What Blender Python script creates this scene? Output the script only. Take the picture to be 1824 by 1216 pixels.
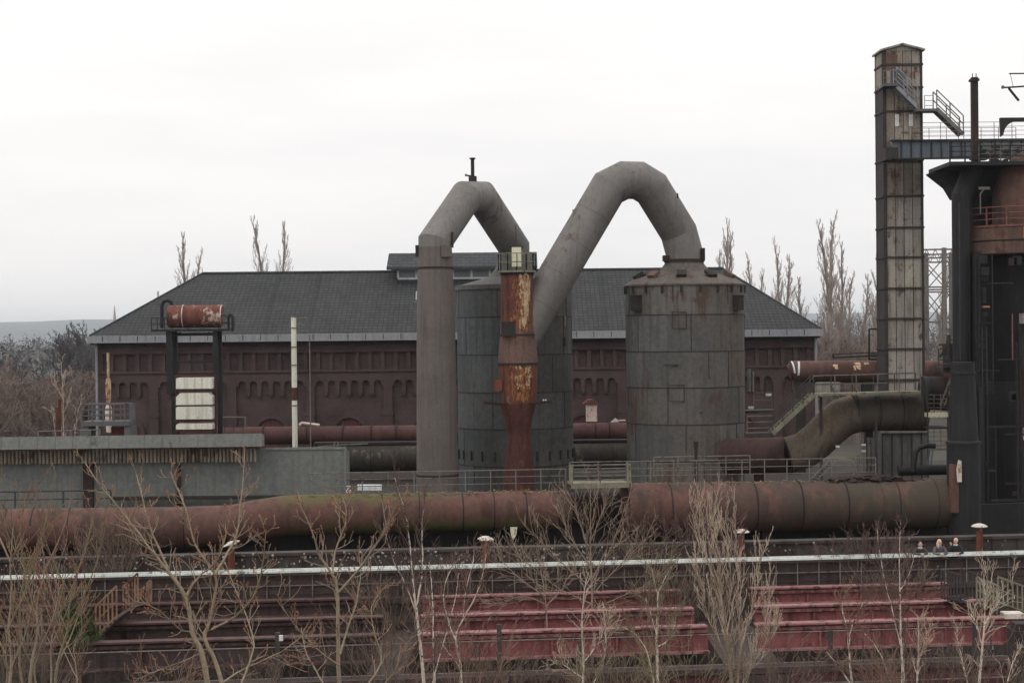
import bpy, math, random
from mathutils import Vector, Matrix
R = math.radians
sc = bpy.context.scene
for o in list(bpy.data.objects): bpy.data.objects.remove(o)
col = sc.collection

# ------------------------------------------------------------ camera
F = 3000.0            # focal length in pixels of the 1824 px wide photograph
EYE = 16.0
HORIZON = 592.0
ROLL = -0.0098
PITCH = (608.0 - HORIZON) / F
cd = bpy.data.cameras.new("camera"); cam = bpy.data.objects.new("camera", cd); col.objects.link(cam)
cd.sensor_width = 36.0; cd.lens = 36.0 * F / 1824.0
cd.clip_start = 0.5; cd.clip_end = 20000
CM = Matrix.Rotation(math.pi/2 - PITCH, 4, 'X') @ Matrix.Rotation(ROLL, 4, 'Z')
cam.matrix_world = Matrix.Translation((0, 0, EYE)) @ CM
sc.camera = cam
CR = CM.to_3x3()

# ------------------------------------------------------------ sky, sun, exposure
w = bpy.data.worlds.new("World"); sc.world = w; w.use_nodes = True
nt = w.node_tree; nt.nodes.clear()
SUN_EL, SUN_AZ = R(52), R(-140)     # azimuth from +Y, clockwise: behind the camera, to its left
def wn(t, **k):
    n = nt.nodes.new(t)
    for a, b in k.items(): setattr(n, a, b)
    return n
out = wn('ShaderNodeOutputWorld'); mixs = wn('ShaderNodeMixShader')
sky = wn('ShaderNodeTexSky', sky_type='NISHITA', sun_disc=False, sun_elevation=SUN_EL, sun_rotation=SUN_AZ)
bg1 = wn('ShaderNodeBackground'); bg1.inputs[1].default_value = 0.10
bg2 = wn('ShaderNodeBackground'); bg2.inputs[1].default_value = 1.0
tc = wn('ShaderNodeTexCoord'); sep = wn('ShaderNodeSeparateXYZ')
nt.links.new(tc.outputs['Generated'], sep.inputs[0])
ramp = wn('ShaderNodeValToRGB'); el = ramp.color_ramp.elements
el[0].position = 0.0; el[0].color = (0.92, 0.90, 0.915, 1)
el[1].position = 1.0; el[1].color = (1.60, 1.56, 1.52, 1)
for p, c in ((0.055, (0.98, 0.95, 0.94)), (0.11, (1.03, 0.995, 0.975)), (0.19, (1.09, 1.065, 1.02)), (0.35, (1.2, 1.17, 1.12))):
    e = el.new(p); e.color = (*c, 1)
nt.links.new(sep.outputs[2], ramp.inputs[0])
mp = wn('ShaderNodeMapping'); mp.inputs['Scale'].default_value = (2.6, 2.6, 15)
nz = wn('ShaderNodeTexNoise'); nz.inputs['Scale'].default_value = 1.7; nz.inputs['Detail'].default_value = 5; nz.inputs['Roughness'].default_value = 0.5
nt.links.new(tc.outputs['Generated'], mp.inputs[0]); nt.links.new(mp.outputs[0], nz.inputs['Vector'])
cr = wn('ShaderNodeValToRGB'); cr.color_ramp.elements[0].position = 0.40; cr.color_ramp.elements[1].position = 0.68
cr.color_ramp.elements[0].color = (1.01, 1.01, 1.01, 1); cr.color_ramp.elements[1].color = (0.925, 0.935, 0.955, 1)
nt.links.new(nz.outputs[0], cr.inputs[0])
mul = wn('ShaderNodeMixRGB', blend_type='MULTIPLY'); mul.inputs[0].default_value = 1
nt.links.new(ramp.outputs[0], mul.inputs[1]); nt.links.new(cr.outputs[0], mul.inputs[2])
nt.links.new(mul.outputs[0], bg2.inputs[0]); nt.links.new(sky.outputs[0], bg1.inputs[0])
mixs.inputs[0].default_value = 0.97
nt.links.new(bg1.outputs[0], mixs.inputs[1]); nt.links.new(bg2.outputs[0], mixs.inputs[2]); nt.links.new(mixs.outputs[0], out.inputs[0])
sd = bpy.data.lights.new("sun", 'SUN'); sun = bpy.data.objects.new("sun", sd); col.objects.link(sun)
sd.energy = 0.6; sd.angle = R(25); sd.color = (1.0, 0.94, 0.86)
sdir = Vector((math.sin(SUN_AZ)*math.cos(SUN_EL), math.cos(SUN_AZ)*math.cos(SUN_EL), math.sin(SUN_EL)))
sun.rotation_euler = sdir.to_track_quat('Z', 'Y').to_euler()
sc.view_settings.view_transform = 'Standard'; sc.view_settings.look = 'None'
sc.view_settings.exposure = 0.05; sc.view_settings.gamma = 1.0
sc.cycles.volume_step_rate = 1.0; sc.cycles.max_bounces = 6; sc.cycles.volume_bounces = 2

# ------------------------------------------------------------ pixel -> world
def ray(u, v): return CR @ Vector(((u-912.0)/F, (608.0-v)/F, -1.0))
def P(u, v, Y):
    d = ray(u, v); return Vector((0, 0, EYE)) + d * (Y/d.y)
def G(u, v, z):
    d = ray(u, v); return Vector((0, 0, EYE)) + d * ((z-EYE)/d.z)
def M(px, Y): return px*Y/F

# ------------------------------------------------------------ materials
ALB = 0.70
def mat(name, c1, c2, s=0.6, rust=None, ra=0.0, rs=1.2, streak=0.0, sd_=0.5, rough=0.85, bump=0.15, tint=False,
        zones=(), moss=None, ma=0.0, mscale=0.8, sxy=5.0, metal=0.0, stc=None, spec=0.3, detail=6, fine=0.25):
    al = lambda c: c if c is None or max(c) > .42 else (c[0]*ALB, c[1]*ALB*.97, c[2]*ALB*.98)
    c1, c2, rust, moss, stc = al(c1), al(c2), al(rust), al(moss), al(stc)
    m = bpy.data.materials.new(name); m.use_nodes = True; n = m.node_tree; N = n.nodes; Lk = n.links
    b = N['Principled BSDF']; b.inputs['Roughness'].default_value = rough; b.inputs['Metallic'].default_value = metal
    b.inputs['Specular IOR Level'].default_value = spec
    t = N.new('ShaderNodeTexCoord'); O = t.outputs['Object']
    def noise(scale, d=6, vec=None, r=0.6, off=None):
        x = N.new('ShaderNodeTexNoise'); x.inputs['Scale'].default_value = scale; x.inputs['Detail'].default_value = d
        x.inputs['Roughness'].default_value = r
        if off or vec:
            mm = N.new('ShaderNodeMapping'); mm.inputs['Scale'].default_value = vec or (1, 1, 1)
            mm.inputs['Location'].default_value = off or (0, 0, 0)
            Lk.new(O, mm.inputs[0]); Lk.new(mm.outputs[0], x.inputs['Vector'])
        else: Lk.new(O, x.inputs['Vector'])
        return x.outputs[0]
    def rmp(src, a, bb, mx=1.0):
        x = N.new('ShaderNodeMapRange'); x.inputs['From Min'].default_value = a; x.inputs['From Max'].default_value = bb
        x.inputs['To Max'].default_value = mx; x.interpolation_type = 'SMOOTHSTEP'; Lk.new(src, x.inputs['Value']); return x.outputs[0]
    def mix(f, a, bb, mode='MIX'):
        x = N.new('ShaderNodeMixRGB'); x.blend_type = mode
        for i, q in ((0, f), (1, a), (2, bb)):
            if isinstance(q, (tuple, list)): x.inputs[i].default_value = (*q, 1)
            elif isinstance(q, (int, float)): x.inputs[i].default_value = q
            else: Lk.new(q, x.inputs[i])
        return x.outputs[0]
    c = mix(rmp(noise(s, detail), 0.38, 0.62), c1, c2)
    fn = noise(s*14, 4, off=(3, 7, 1))
    c = mix(fine, c, mix(rmp(fn, 0.3, 0.7), tuple(q*0.55 for q in c1), tuple(min(1, q*1.5) for q in c2)))
    if tint:
        a = N.new('ShaderNodeAttribute'); a.attribute_name = 'tint'; c = mix(1.0, c, a.outputs['Color'], 'MULTIPLY')
    if streak:
        f = rmp(noise(1.0, 5, vec=(sxy, sxy, 0.22)), 0.48, 0.68, streak)
        c = mix(f, c, stc or tuple(q*sd_ for q in c1))
    if rust:
        f1 = noise(rs, 10, off=(11, 5, 2), r=0.68); f2 = noise(1.0, 6, vec=(sxy*.7, sxy*.7, 0.3), off=(5, 9, 0))
        mm = N.new('ShaderNodeMath'); mm.operation = 'MULTIPLY_ADD'; mm.inputs[1].default_value = 0.6
        m2 = N.new('ShaderNodeMath'); m2.operation = 'MULTIPLY'; m2.inputs[1].default_value = 0.4; Lk.new(f2, m2.inputs[0])
        Lk.new(f1, mm.inputs[0]); Lk.new(m2.outputs[0], mm.inputs[2])
        th = 0.66 - 0.32*ra
        c = mix(rmp(mm.outputs[0], th-0.03, th+0.05), c, rust)
    if moss:
        f1 = noise(mscale, 9, off=(1, 2, 30), r=0.7); th = 0.7 - 0.4*ma
        c = mix(rmp(f1, th-0.05, th+0.1, 0.85), c, moss)
    for (xa, xb, xc, xd, zcol, zamt, zmid, zrad) in zones:      # stained stretches of a long pipe with soft ends
        sp_ = N.new('ShaderNodeSeparateXYZ'); Lk.new(O, sp_.inputs[0])
        def mth(op, *a, cl=False):
            x = N.new('ShaderNodeMath'); x.operation = op; x.use_clamp = cl
            for i, q in enumerate(a):
                if isinstance(q, (int, float)): x.inputs[i].default_value = q
                else: Lk.new(q, x.inputs[i])
            return x.outputs[0]
        nx = mth('MULTIPLY_ADD', noise(1.0, 6, vec=(1.6, 1.6, .25), off=(8, 3, 1)), 6.0, sp_.outputs[0]); nx = mth('SUBTRACT', nx, 3.0)
        f = mth('MULTIPLY', rmp(nx, xa, xb), mth('SUBTRACT', 1.0, rmp(nx, xc, xd)))
        if zrad:
            dz = mth('DIVIDE', mth('ABSOLUTE', mth('SUBTRACT', sp_.outputs[2], zmid)), zrad)
            f2 = mth('ADD', mth('MULTIPLY', noise(1.0, 8, vec=(2.4, 2.4, .7), off=(2, 8, 5), r=.7), 1.3), mth('MULTIPLY', dz, .62))
            f = mth('MULTIPLY', f, rmp(f2, .92, 1.16))
        else: f = mth('MULTIPLY', f, rmp(noise(1.0, 8, vec=(1.2, 1.2, .35), off=(4, 1, 5), r=.7), .30, .55))
        c = mix(mth('MULTIPLY', f, zamt), c, zcol)
    Lk.new(c, b.inputs['Base Color'])
    bp = N.new('ShaderNodeBump'); bp.inputs['Strength'].default_value = bump; bp.inputs['Distance'].default_value = 0.05
    Lk.new(noise(s*6, 8), bp.inputs['Height']); Lk.new(bp.outputs[0], b.inputs['Normal'])
    return m

def brickmat(name, c1, c2, mortar, sx=3.6, sz=1.0, rough=0.9, bw=1.0, rh=0.28, dirt=0.5, rowoff=0.5, ms=0.03, axis='xz', bump=0.3):
    c1, c2, mortar = (tuple(q*.8 for q in c) for c in (c1, c2, mortar))
    m = bpy.data.materials.new(name); m.use_nodes = True; n = m.node_tree; N = n.nodes; Lk = n.links
    b = N['Principled BSDF']; b.inputs['Roughness'].default_value = rough; b.inputs['Specular IOR Level'].default_value = 0.2
    t = N.new('ShaderNodeTexCoord'); s = N.new('ShaderNodeSeparateXYZ'); cb = N.new('ShaderNodeCombineXYZ')
    Lk.new(t.outputs['Object'], s.inputs[0])
    ad = N.new('ShaderNodeMath'); ad.operation = 'ADD'; Lk.new(s.outputs[0], ad.inputs[0])
    if axis == 'xz': Lk.new(s.outputs[1], ad.inputs[1])
    Lk.new(ad.outputs[0], cb.inputs[0]); Lk.new(s.outputs[2], cb.inputs[1])
    br = N.new('ShaderNodeTexBrick'); br.inputs['Scale'].default_value = sx; br.inputs['Mortar Size'].default_value = ms
    br.inputs['Brick Width'].default_value = bw; br.inputs['Row Height'].default_value = rh; br.offset = rowoff
    br.inputs['Color1'].default_value = (*c1, 1); br.inputs['Color2'].default_value = (*c2, 1); br.inputs['Mortar'].default_value = (*mortar, 1)
    Lk.new(cb.outputs[0], br.inputs['Vector'])
    nz = N.new('ShaderNodeTexNoise'); nz.inputs['Scale'].default_value = 0.35; nz.inputs['Detail'].default_value = 9; nz.inputs['Roughness'].default_value = 0.65
    Lk.new(t.outputs['Object'], nz.inputs['Vector'])
    mr = N.new('ShaderNodeMapRange'); mr.inputs['From Min'].default_value = 0.35; mr.inputs['From Max'].default_value = 0.68
    mr.inputs['To Min'].default_value = 1.15; mr.inputs['To Max'].default_value = 1.15-dirt
    Lk.new(nz.outputs[0], mr.inputs['Value'])
    mx = N.new('ShaderNodeMixRGB'); mx.blend_type = 'MULTIPLY'; mx.inputs[0].default_value = 1
    Lk.new(br.outputs[0], mx.inputs[1]); Lk.new(mr.outputs[0], mx.inputs[2]); Lk.new(mx.outputs[0], b.inputs['Base Color'])
    bp = N.new('ShaderNodeBump'); bp.inputs['Strength'].default_value = bump; bp.inputs['Distance'].default_value = 0.03; bp.invert = True
    Lk.new(br.outputs['Fac'], bp.inputs['Height']); Lk.new(bp.outputs[0], b.inputs['Normal'])
    return m

K = dict(
 brick = brickmat('brick', (.080,.052,.052), (.112,.066,.064), (.086,.068,.068), sx=2.2, bw=.55, rh=.19, dirt=.5, bump=.08),
 tile = brickmat('roof_tile', (.048,.050,.052), (.062,.065,.066), (.026,.027,.029), sx=1.0, bw=.40, rh=.225, ms=.024, dirt=.3, rowoff=0.0, axis='x', bump=.8),
 tile2 = brickmat('monitor_tile', (.055,.058,.064), (.070,.074,.080), (.02,.022,.024), sx=1.0, bw=.8, rh=.26, ms=.022, dirt=.3, axis='x'),
 gutter = mat('zinc', (.30,.32,.345), (.36,.38,.40), s=.5, streak=.4),
 white = mat('white_paint', (.50,.52,.53), (.60,.62,.63), s=1, streak=.3),
 glass = mat('window_glass', (.20,.22,.24), (.26,.28,.30), s=.8, rough=.3),
 grey = mat('grey_duct_paint', (.200,.193,.182), (.250,.240,.226), s=.35, streak=.45, sd_=.65, rust=(.125,.095,.078), ra=.27, rs=.45, bump=.03, rough=.7, fine=.12),
 stand = mat('brown_grey_duct', (.150,.130,.116), (.182,.160,.144), s=.4, streak=.5, sd_=.6, rust=(.06,.035,.028), ra=.14, rs=.6, bump=.03, rough=.75, fine=.12),
 tank = mat('tank_plate', (.138,.130,.119), (.170,.158,.142), s=.3, streak=.6, sd_=.6, rust=(.105,.068,.052), ra=.34, rs=.5, tint=True, bump=.12, rough=.75),
 tankd = mat('dark_tank_plate', (.092,.096,.094), (.130,.128,.117), s=.25, streak=.6, sd_=.6, rust=(.08,.06,.045), ra=.22, rs=.5, tint=True, bump=.12, rough=.75),
 seam = mat('seam_steel', (.030,.028,.027), (.045,.038,.034), s=3, bump=.2),
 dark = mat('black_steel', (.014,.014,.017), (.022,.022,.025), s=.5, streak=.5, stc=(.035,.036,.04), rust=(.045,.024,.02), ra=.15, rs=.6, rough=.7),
 darkr = mat('dark_rusty_steel', (.032,.023,.021), (.046,.032,.029), s=.8, streak=.4, rust=(.075,.036,.028), ra=.25, rough=.85),
 rustcol = mat('rusted_column', (.125,.048,.036), (.195,.074,.048), s=.7, streak=.9, sd_=.35, rust=(.36,.25,.13), ra=.20, rs=.9, sxy=2.4, rough=.9, bump=.35),
 rustlow = mat('dark_red_column', (.078,.030,.027), (.115,.042,.035), s=.6, streak=.6, sd_=.5, rust=(.16,.06,.03), ra=.25, rs=.9, sxy=3, rough=.85, bump=.3),
 brownduct = mat('faded_brown_duct', (.135,.078,.062), (.19,.122,.098), s=.6, streak=.6, sd_=.5, rust=(.11,.05,.036), ra=.35, rs=.8, sxy=2.4),
 patch = mat('peeling_yellow_paint', (.42,.31,.17), (.52,.40,.25), s=3, streak=.7, stc=(.25,.09,.04), rust=(.22,.08,.04), ra=.45, rs=3, sxy=7),
 redpipe = mat('rust_red_pipe', (.125,.066,.054), (.165,.086,.068), s=.35, streak=.65, sd_=.55, rust=(.070,.046,.040), ra=.33, rs=.4, rough=.8, sxy=1.6, bump=.15),
 mosspipe = mat('mossy_rust_pipe', (.118,.050,.042), (.15,.066,.052), s=.4, streak=.7, stc=(.075,.075,.035), rust=(.07,.038,.032), ra=.3, rs=.5, moss=(.15,.17,.065), ma=.40, mscale=.45, rough=.85, sxy=2.2),
 greenpipe = mat('olive_pipe', (.080,.066,.052), (.106,.088,.068), s=.5, streak=.55, stc=(.05,.035,.028), rust=(.115,.10,.055), ra=.25, rs=.6, rough=.85, sxy=1.6),
 mosselbow = mat('mossy_elbow', (.125,.100,.076), (.175,.148,.112), s=.5, streak=.4, stc=(.07,.05,.035), rust=(.14,.085,.04), ra=.3, rs=.8, moss=(.160,.145,.075), ma=.28, rough=.9),
 backpipe = mat('dark_red_back_pipe', (.082,.038,.034), (.108,.050,.044), s=.5, streak=.5, sd_=.55, rough=.8, sxy=2.5),
 dirtypipe = mat('dirty_pipe', (.045,.040,.035), (.065,.058,.048), s=.6, streak=.6, rust=(.22,.20,.16), ra=.20, rs=.8, sxy=2.0),
 shed = mat('grey_green_sheet', (.185,.205,.190), (.222,.240,.224), s=.3, streak=.45, sd_=.72, rust=(.09,.075,.06), ra=.08, bump=.08),
 shedroof = mat('shed_canopy_sheet', (.200,.214,.200), (.240,.254,.236), s=.4, streak=.35, sd_=.72, rust=(.09,.09,.075), ra=.15, bump=.1),
 corr = mat('rusty_corrugated', (.38,.30,.22), (.41,.38,.30), s=1.5, streak=.6, sd_=.4, rust=(.13,.06,.035), ra=.4, sxy=4),
 concrete = mat('stained_concrete', (.060,.050,.046), (.095,.082,.074), s=.5, streak=.7, sd_=.45, rust=(.045,.028,.025), ra=.35, rs=.5, moss=(.075,.078,.045), ma=.2, sxy=2.0, bump=.5),
 deck = mat('walkway_concrete', (.055,.048,.044), (.080,.070,.062), s=.8, moss=(.07,.065,.045), ma=.3, bump=.4),
 girdred = mat('red_girder', (.255,.088,.090), (.315,.112,.113), s=.6, streak=.75, sd_=.5, rust=(.12,.050,.048), ra=.36, rs=.9, sxy=3.0, rough=.85),
 girdtop = mat('red_girder_flange', (.320,.150,.148), (.41,.215,.21), s=2, rust=(.10,.05,.045), ra=.4, rs=2.5, bump=.4),
 girddark = mat('dark_girder', (.062,.043,.042), (.086,.058,.055), s=.6, streak=.4, rust=(.035,.026,.026), ra=.3, rs=.8),
 girddtop = mat('dark_girder_flange', (.090,.050,.046), (.125,.072,.066), s=1.5, rust=(.05,.034,.03), ra=.4, rs=1.6, bump=.4),
 maroon = mat('maroon_bunker_wall', (.090,.034,.038), (.120,.046,.050), s=.5, streak=.5, rust=(.03,.02,.02), ra=.3),
 railw = mat('pale_handrail', (.50,.54,.50), (.66,.70,.66), s=1.2, rust=(.25,.26,.22), ra=.30, rs=2.0, bump=.1),
 railg = mat('grey_rail', (.16,.155,.145), (.23,.22,.20), s=2, rust=(.12,.07,.05), ra=.35, rs=3),
 raild = mat('dark_rail', (.050,.048,.048), (.080,.074,.070), s=2, rust=(.07,.045,.035), ra=.3, rs=3),
 raily = mat('lichen_rail', (.20,.20,.15), (.30,.30,.21), s=2, rust=(.14,.10,.06), ra=.35, rs=2.5),
 railrust = mat('rusty_balustrade', (.24,.13,.075), (.36,.22,.14), s=2.5, rust=(.12,.055,.035), ra=.4, rs=3),
 railred = mat('red_rail', (.20,.085,.075), (.27,.12,.105), s=2, rust=(.10,.05,.04), ra=.3, rs=3),
 panel = mat('tower_panel', (.33,.315,.275), (.415,.40,.36), s=.6, streak=.7, sd_=.35, rust=(.110,.090,.072), ra=.30, rs=.9, sxy=3.2, tint=True),
 panelr = mat('rusty_tower_panel', (.32,.285,.24), (.41,.375,.32), s=.8, streak=.7, sd_=.35, rust=(.135,.075,.055), ra=.38, rs=1.0, sxy=3.2, tint=True),
 towersteel = mat('tower_steel', (.040,.036,.036), (.060,.050,.048), s=1.0, streak=.4, rust=(.065,.04,.033), ra=.3),
 bluegird = mat('blue_grey_girder', (.125,.155,.185), (.155,.185,.215), s=.5, streak=.4, sd_=.6, rust=(.07,.06,.06), ra=.12),
 bluegrey = mat('blue_grey_steel', (.115,.122,.126), (.150,.156,.160), s=.8, streak=.3, rust=(.06,.05,.045), ra=.15),
 cream = mat('cream_paint', (.60,.58,.50), (.70,.68,.60), s=.8, streak=.5, stc=(.40,.38,.22), sxy=3, rust=(.30,.27,.17), ra=.12, rs=1.4),
 creamy = mat('yellow_cream_paint', (.55,.53,.36), (.64,.62,.46), s=1, rust=(.25,.2,.12), ra=.25, rs=2),
 pinkish = mat('pink_cabinet', (.50,.40,.36), (.60,.50,.46), s=1.5, rust=(.25,.13,.1), ra=.25, rs=2),
 drum = mat('rusty_red_drum', (.14,.050,.040), (.21,.078,.058), s=1.6, streak=.6, sd_=.4, rust=(.43,.33,.28), ra=.33, rs=2.2, sxy=2.5),
 rustpost = mat('rust_post', (.16,.052,.036), (.23,.078,.05), s=1.6, streak=.6, sd_=.5),
 capw = mat('pale_cap', (.46,.41,.37), (.58,.53,.48), s=2.5, rust=(.30,.18,.13), ra=.35, rs=3.5),
 orange = mat('orange_rust', (.40,.13,.08), (.5,.19,.12), s=3),
 blackbox = mat('black_box', (.030,.026,.026), (.045,.038,.036), s=2),
 ground = mat('dark_slag_ground', (.040,.034,.028), (.075,.064,.050), s=.15, moss=(.06,.065,.03), ma=.4, mscale=.1, bump=.5),
 parapet = mat('brown_parapet', (.060,.042,.038), (.085,.062,.056), s=.5, streak=.6, sd_=.5, rust=(.04,.03,.03), ra=.3, rs=.7, moss=(.06,.06,.035), ma=.25, sxy=2, bump=.4),
 darkred = mat('dark_brown_red_pipe', (.060,.034,.030), (.080,.044,.038), s=.5, streak=.6, sd_=.5, rust=(.04,.028,.025), ra=.3, sxy=1.5),
 conem = mat('grey_cone_roof', (.125,.112,.100), (.165,.148,.132), s=.6, streak=.5, rust=(.12,.06,.045), ra=.34, rs=.6),
 rustflake = mat('orange_rust_flake', (.30,.115,.045), (.40,.17,.07), s=4, streak=.5, sxy=7),
 plantdeck = mat('near_black_deck', (.024,.020,.018), (.040,.034,.030), s=.8, rust=(.05,.03,.025), ra=.3, bump=.4),  # deck toned near black all over
 olivetwig = mat('olive_twig', (.20,.165,.10), (.30,.25,.16), s=2),
 redtwig = mat('red_brown_twig', (.20,.12,.09), (.29,.18,.14), s=2),
 hill = mat('haze_blue_hill', (.07,.10,.13), (.12,.15,.18), s=.01, bump=0, rust=(.30,.30,.30), ra=.12, rs=.02),  # blue of the distance haze is mixed into the hill's own colour
 barkbrown = mat('grey_brown_bark', (.27,.205,.15), (.38,.30,.23), s=3),
 barkyellow = mat('yellow_green_bark', (.27,.215,.145), (.38,.31,.215), s=2, rust=(.14,.10,.07), ra=.3, rs=2),
 twigpale = mat('pale_twig', (.36,.285,.215), (.50,.40,.315), s=2),
 twigpurple = mat('purple_twig', (.125,.080,.072), (.17,.112,.10), s=2),
 birchbark = mat('birch_bark', (.43,.36,.30), (.56,.48,.42), s=2, rust=(.07,.055,.05), ra=.42, rs=7),
 bud = mat('orange_bud', (.26,.105,.060), (.36,.17,.10), s=4),
 poplar = mat('poplar_twig', (.36,.295,.26), (.415,.36,.32), s=.5),
 wood = mat('wood_twig', (.19,.148,.125), (.27,.215,.185), s=.3),
 wooddark = mat('dark_wood_twig', (.075,.073,.078), (.13,.123,.128), s=.3),
 scrub = mat('scrub_twig', (.16,.115,.088), (.22,.165,.13), s=1),
 green = mat('green_needles', (.045,.085,.022), (.075,.13,.04), s=3),
 lichen = mat('lichen_spots', (.32,.31,.28), (.45,.44,.40), s=5),
 moss = mat('moss_edge', (.20,.20,.085), (.30,.28,.14), s=3, rust=(.13,.08,.05), ra=.4, rs=4),
 farwall = mat('far_wall', (.55,.55,.55), (.65,.64,.62), s=.2, bump=0),
 graff = mat('pale_graffiti_paint', (.62,.46,.40), (.72,.56,.50), s=4, bump=0),
 graffo = mat('orange_graffiti_paint', (.55,.30,.16), (.72,.52,.38), s=6, bump=0, fine=.1),
 skin = mat('skin', (.50,.30,.24), (.55,.34,.27), s=6, bump=0, fine=.05),
 hairblond = mat('blond_hair', (.55,.36,.24), (.68,.48,.36), s=15, fine=.1),
 hairdark = mat('dark_hair', (.05,.035,.028), (.08,.055,.045), s=15, fine=.1),
 jacketd = mat('dark_jacket', (.030,.032,.042), (.040,.043,.054), s=6, fine=.1),
 jacketg = mat('grey_jacket', (.11,.115,.13), (.16,.165,.18), s=6, fine=.1),
 jacketo = mat('olive_jacket', (.060,.055,.050), (.085,.078,.07), s=6, fine=.1),
 collar = mat('pale_scarf', (.42,.44,.46), (.5,.52,.54), s=6, fine=.1),
 trousers = mat('dark_trousers', (.025,.027,.035), (.035,.037,.045), s=6, fine=.1),
)

# ------------------------------------------------------------ mesh builder
class MB:
    def __init__(s): s.v = []; s.f = []; s.t = []; s.tv = 1.0; s.mk = []
    def add(s, vs, fs):
        b = len(s.v); s.mk.append((b, len(s.f))); s.v += [tuple(q) for q in vs]
        for f in fs: s.f.append(tuple(b+i for i in f)); s.t.append(s.tv)
    def box(s, a, b):
        x0, x1 = sorted((a[0], b[0])); y0, y1 = sorted((a[1], b[1])); z0, z1 = sorted((a[2], b[2]))
        s.add([(x0,y0,z0),(x1,y0,z0),(x1,y1,z0),(x0,y1,z0),(x0,y0,z1),(x1,y0,z1),(x1,y1,z1),(x0,y1,z1)],
              [(3,2,1,0),(4,5,6,7),(0,1,5,4),(1,2,6,5),(2,3,7,6),(3,0,4,7)])
        return s
    def beam(s, p, q, wd, h=None, up=None):
        p = Vector(p); q = Vector(q); h = h or wd; d = (q-p)
        if d.length < 1e-6: return s
        d.normalize(); u = Vector(up) if up else Vector((0,0,1))
        if abs(d.dot(u)) > .98: u = Vector((0,1,0))
        sx = d.cross(u).normalized()*(wd/2); su = sx.cross(d).normalized()*(h/2)
        vs = [p-sx-su, p+sx-su, p+sx+su, p-sx+su, q-sx-su, q+sx-su, q+sx+su, q-sx+su]
        s.add(vs, [(0,1,2,3),(7,6,5,4),(0,4,5,1),(1,5,6,2),(2,6,7,3),(3,7,4,0)]); return s
    def tube(s, pts, r, n=8, cap=True):
        pts = [Vector(p) for p in pts]; m = len(pts); rr = r if isinstance(r, (list, tuple)) else [r]*m
        d = [(pts[i+1]-pts[i]).normalized() for i in range(m-1)]
        u = Vector((0,0,1)) if abs(d[0].z) < .9 else Vector((0,-1,0))
        a = d[0].cross(u).normalized(); b = a.cross(d[0]).normalized()
        offs = [a*math.cos(2*math.pi*k/n)+b*math.sin(2*math.pi*k/n) for k in range(n)]
        vs = []
        for i in range(m):
            if i == 0: vs += [pts[0]+o*rr[0] for o in offs]; continue
            di = d[i-1]
            if i < m-1:
                nn = (di+d[i]).normalized(); ring = [o - di*(o.dot(nn)/di.dot(nn)) for o in offs]
            else: ring = offs
            vs += [pts[i]+o*rr[i] for o in ring]
            if i < m-1:
                no = []
                for o in ring:
                    q = o - d[i]*o.dot(d[i]); no.append(q.normalized())
                offs = no
        fs = [(i*n+k, i*n+(k+1)%n, (i+1)*n+(k+1)%n, (i+1)*n+k) for i in range(m-1) for k in range(n)]
        if cap: fs += [tuple(reversed(range(n))), tuple(range((m-1)*n, m*n))]
        s.add(vs, fs); return s
    def lathe(s, c, prof, n=48, cap=True, tints=None, rnd=None):
        vs = [(c[0]+r*math.cos(2*math.pi*k/n), c[1]+r*math.sin(2*math.pi*k/n), z) for r, z in prof for k in range(n)]
        b = len(s.v); s.mk.append((b, len(s.f))); s.v += vs
        for i in range(len(prof)-1):
            for k in range(n):
                s.f.append(tuple(b+q for q in (i*n+k, i*n+(k+1)%n, (i+1)*n+(k+1)%n, (i+1)*n+k)))
                s.t.append(tints(i, k) if tints else s.tv)
        if cap:
            s.f.append(tuple(b+q for q in reversed(range(n)))); s.t.append(s.tv)
            s.f.append(tuple(b+q for q in range((len(prof)-1)*n, len(prof)*n))); s.t.append(s.tv)
        return s
    def prism(s, poly, y0, y1):       # poly in (x, z)
        n = len(poly)
        s.add([(x, y0, z) for x, z in poly]+[(x, y1, z) for x, z in poly],
              [tuple(range(n)), tuple(range(2*n-1, n-1, -1))]+[(i, n+i, n+(i+1)%n, (i+1)%n) for i in range(n)]); return s
    def arch(s, x0, x1, z0, z1, a0, a1, zs, y0, y1, n=8, rise=None):   # wall piece with an arched opening open at the bottom
        c = (a0+a1)/2; r = (a1-a0)/2; h = rise or r
        pts = [(c-r*math.cos(math.pi*k/n), zs+h*math.sin(math.pi*k/n)) for k in range(n+1)]
        # strips between arch and the top edge, so no concave n-gon is needed
        s.box((x0, y0, z0), (a0, y1, z1)); s.box((a1, y0, z0), (x1, y1, z1))
        for k in range(n):
            (xa, za), (xb, zb) = pts[k], pts[k+1]
            s.prism([(xa, za), (xb, zb), (xb, z1), (xa, z1)], y0, y1)
        return s
    def octa(s, c, r, h=None, ax=None):
        c = Vector(c); h = h or r; ax = Vector(ax).normalized() if ax else Vector((0,0,1))
        a = ax.orthogonal().normalized(); b = ax.cross(a)
        vs = [c-ax*h*.8]+[c+(a*math.cos(t)+b*math.sin(t))*r for t in (0, 1.57, 3.14, 4.71)]+[c+ax*h]
        s.add(vs, [(0,2,1),(0,3,2),(0,4,3),(0,1,4),(5,1,2),(5,2,3),(5,3,4),(5,4,1)]); return s
    def each(s, name, m, parent=None, smooth=None):      # every shape added becomes a mesh object of its own
        mk = s.mk+[(len(s.v), len(s.f))]; r = []
        for (v0, f0), (v1, f1) in zip(mk, mk[1:]):
            q = MB(); q.v = s.v[v0:v1]; q.f = [tuple(i-v0 for i in f) for f in s.f[f0:f1]]; q.t = s.t[f0:f1]
            r.append(q.build(name, m, parent, smooth))
        return r
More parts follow.
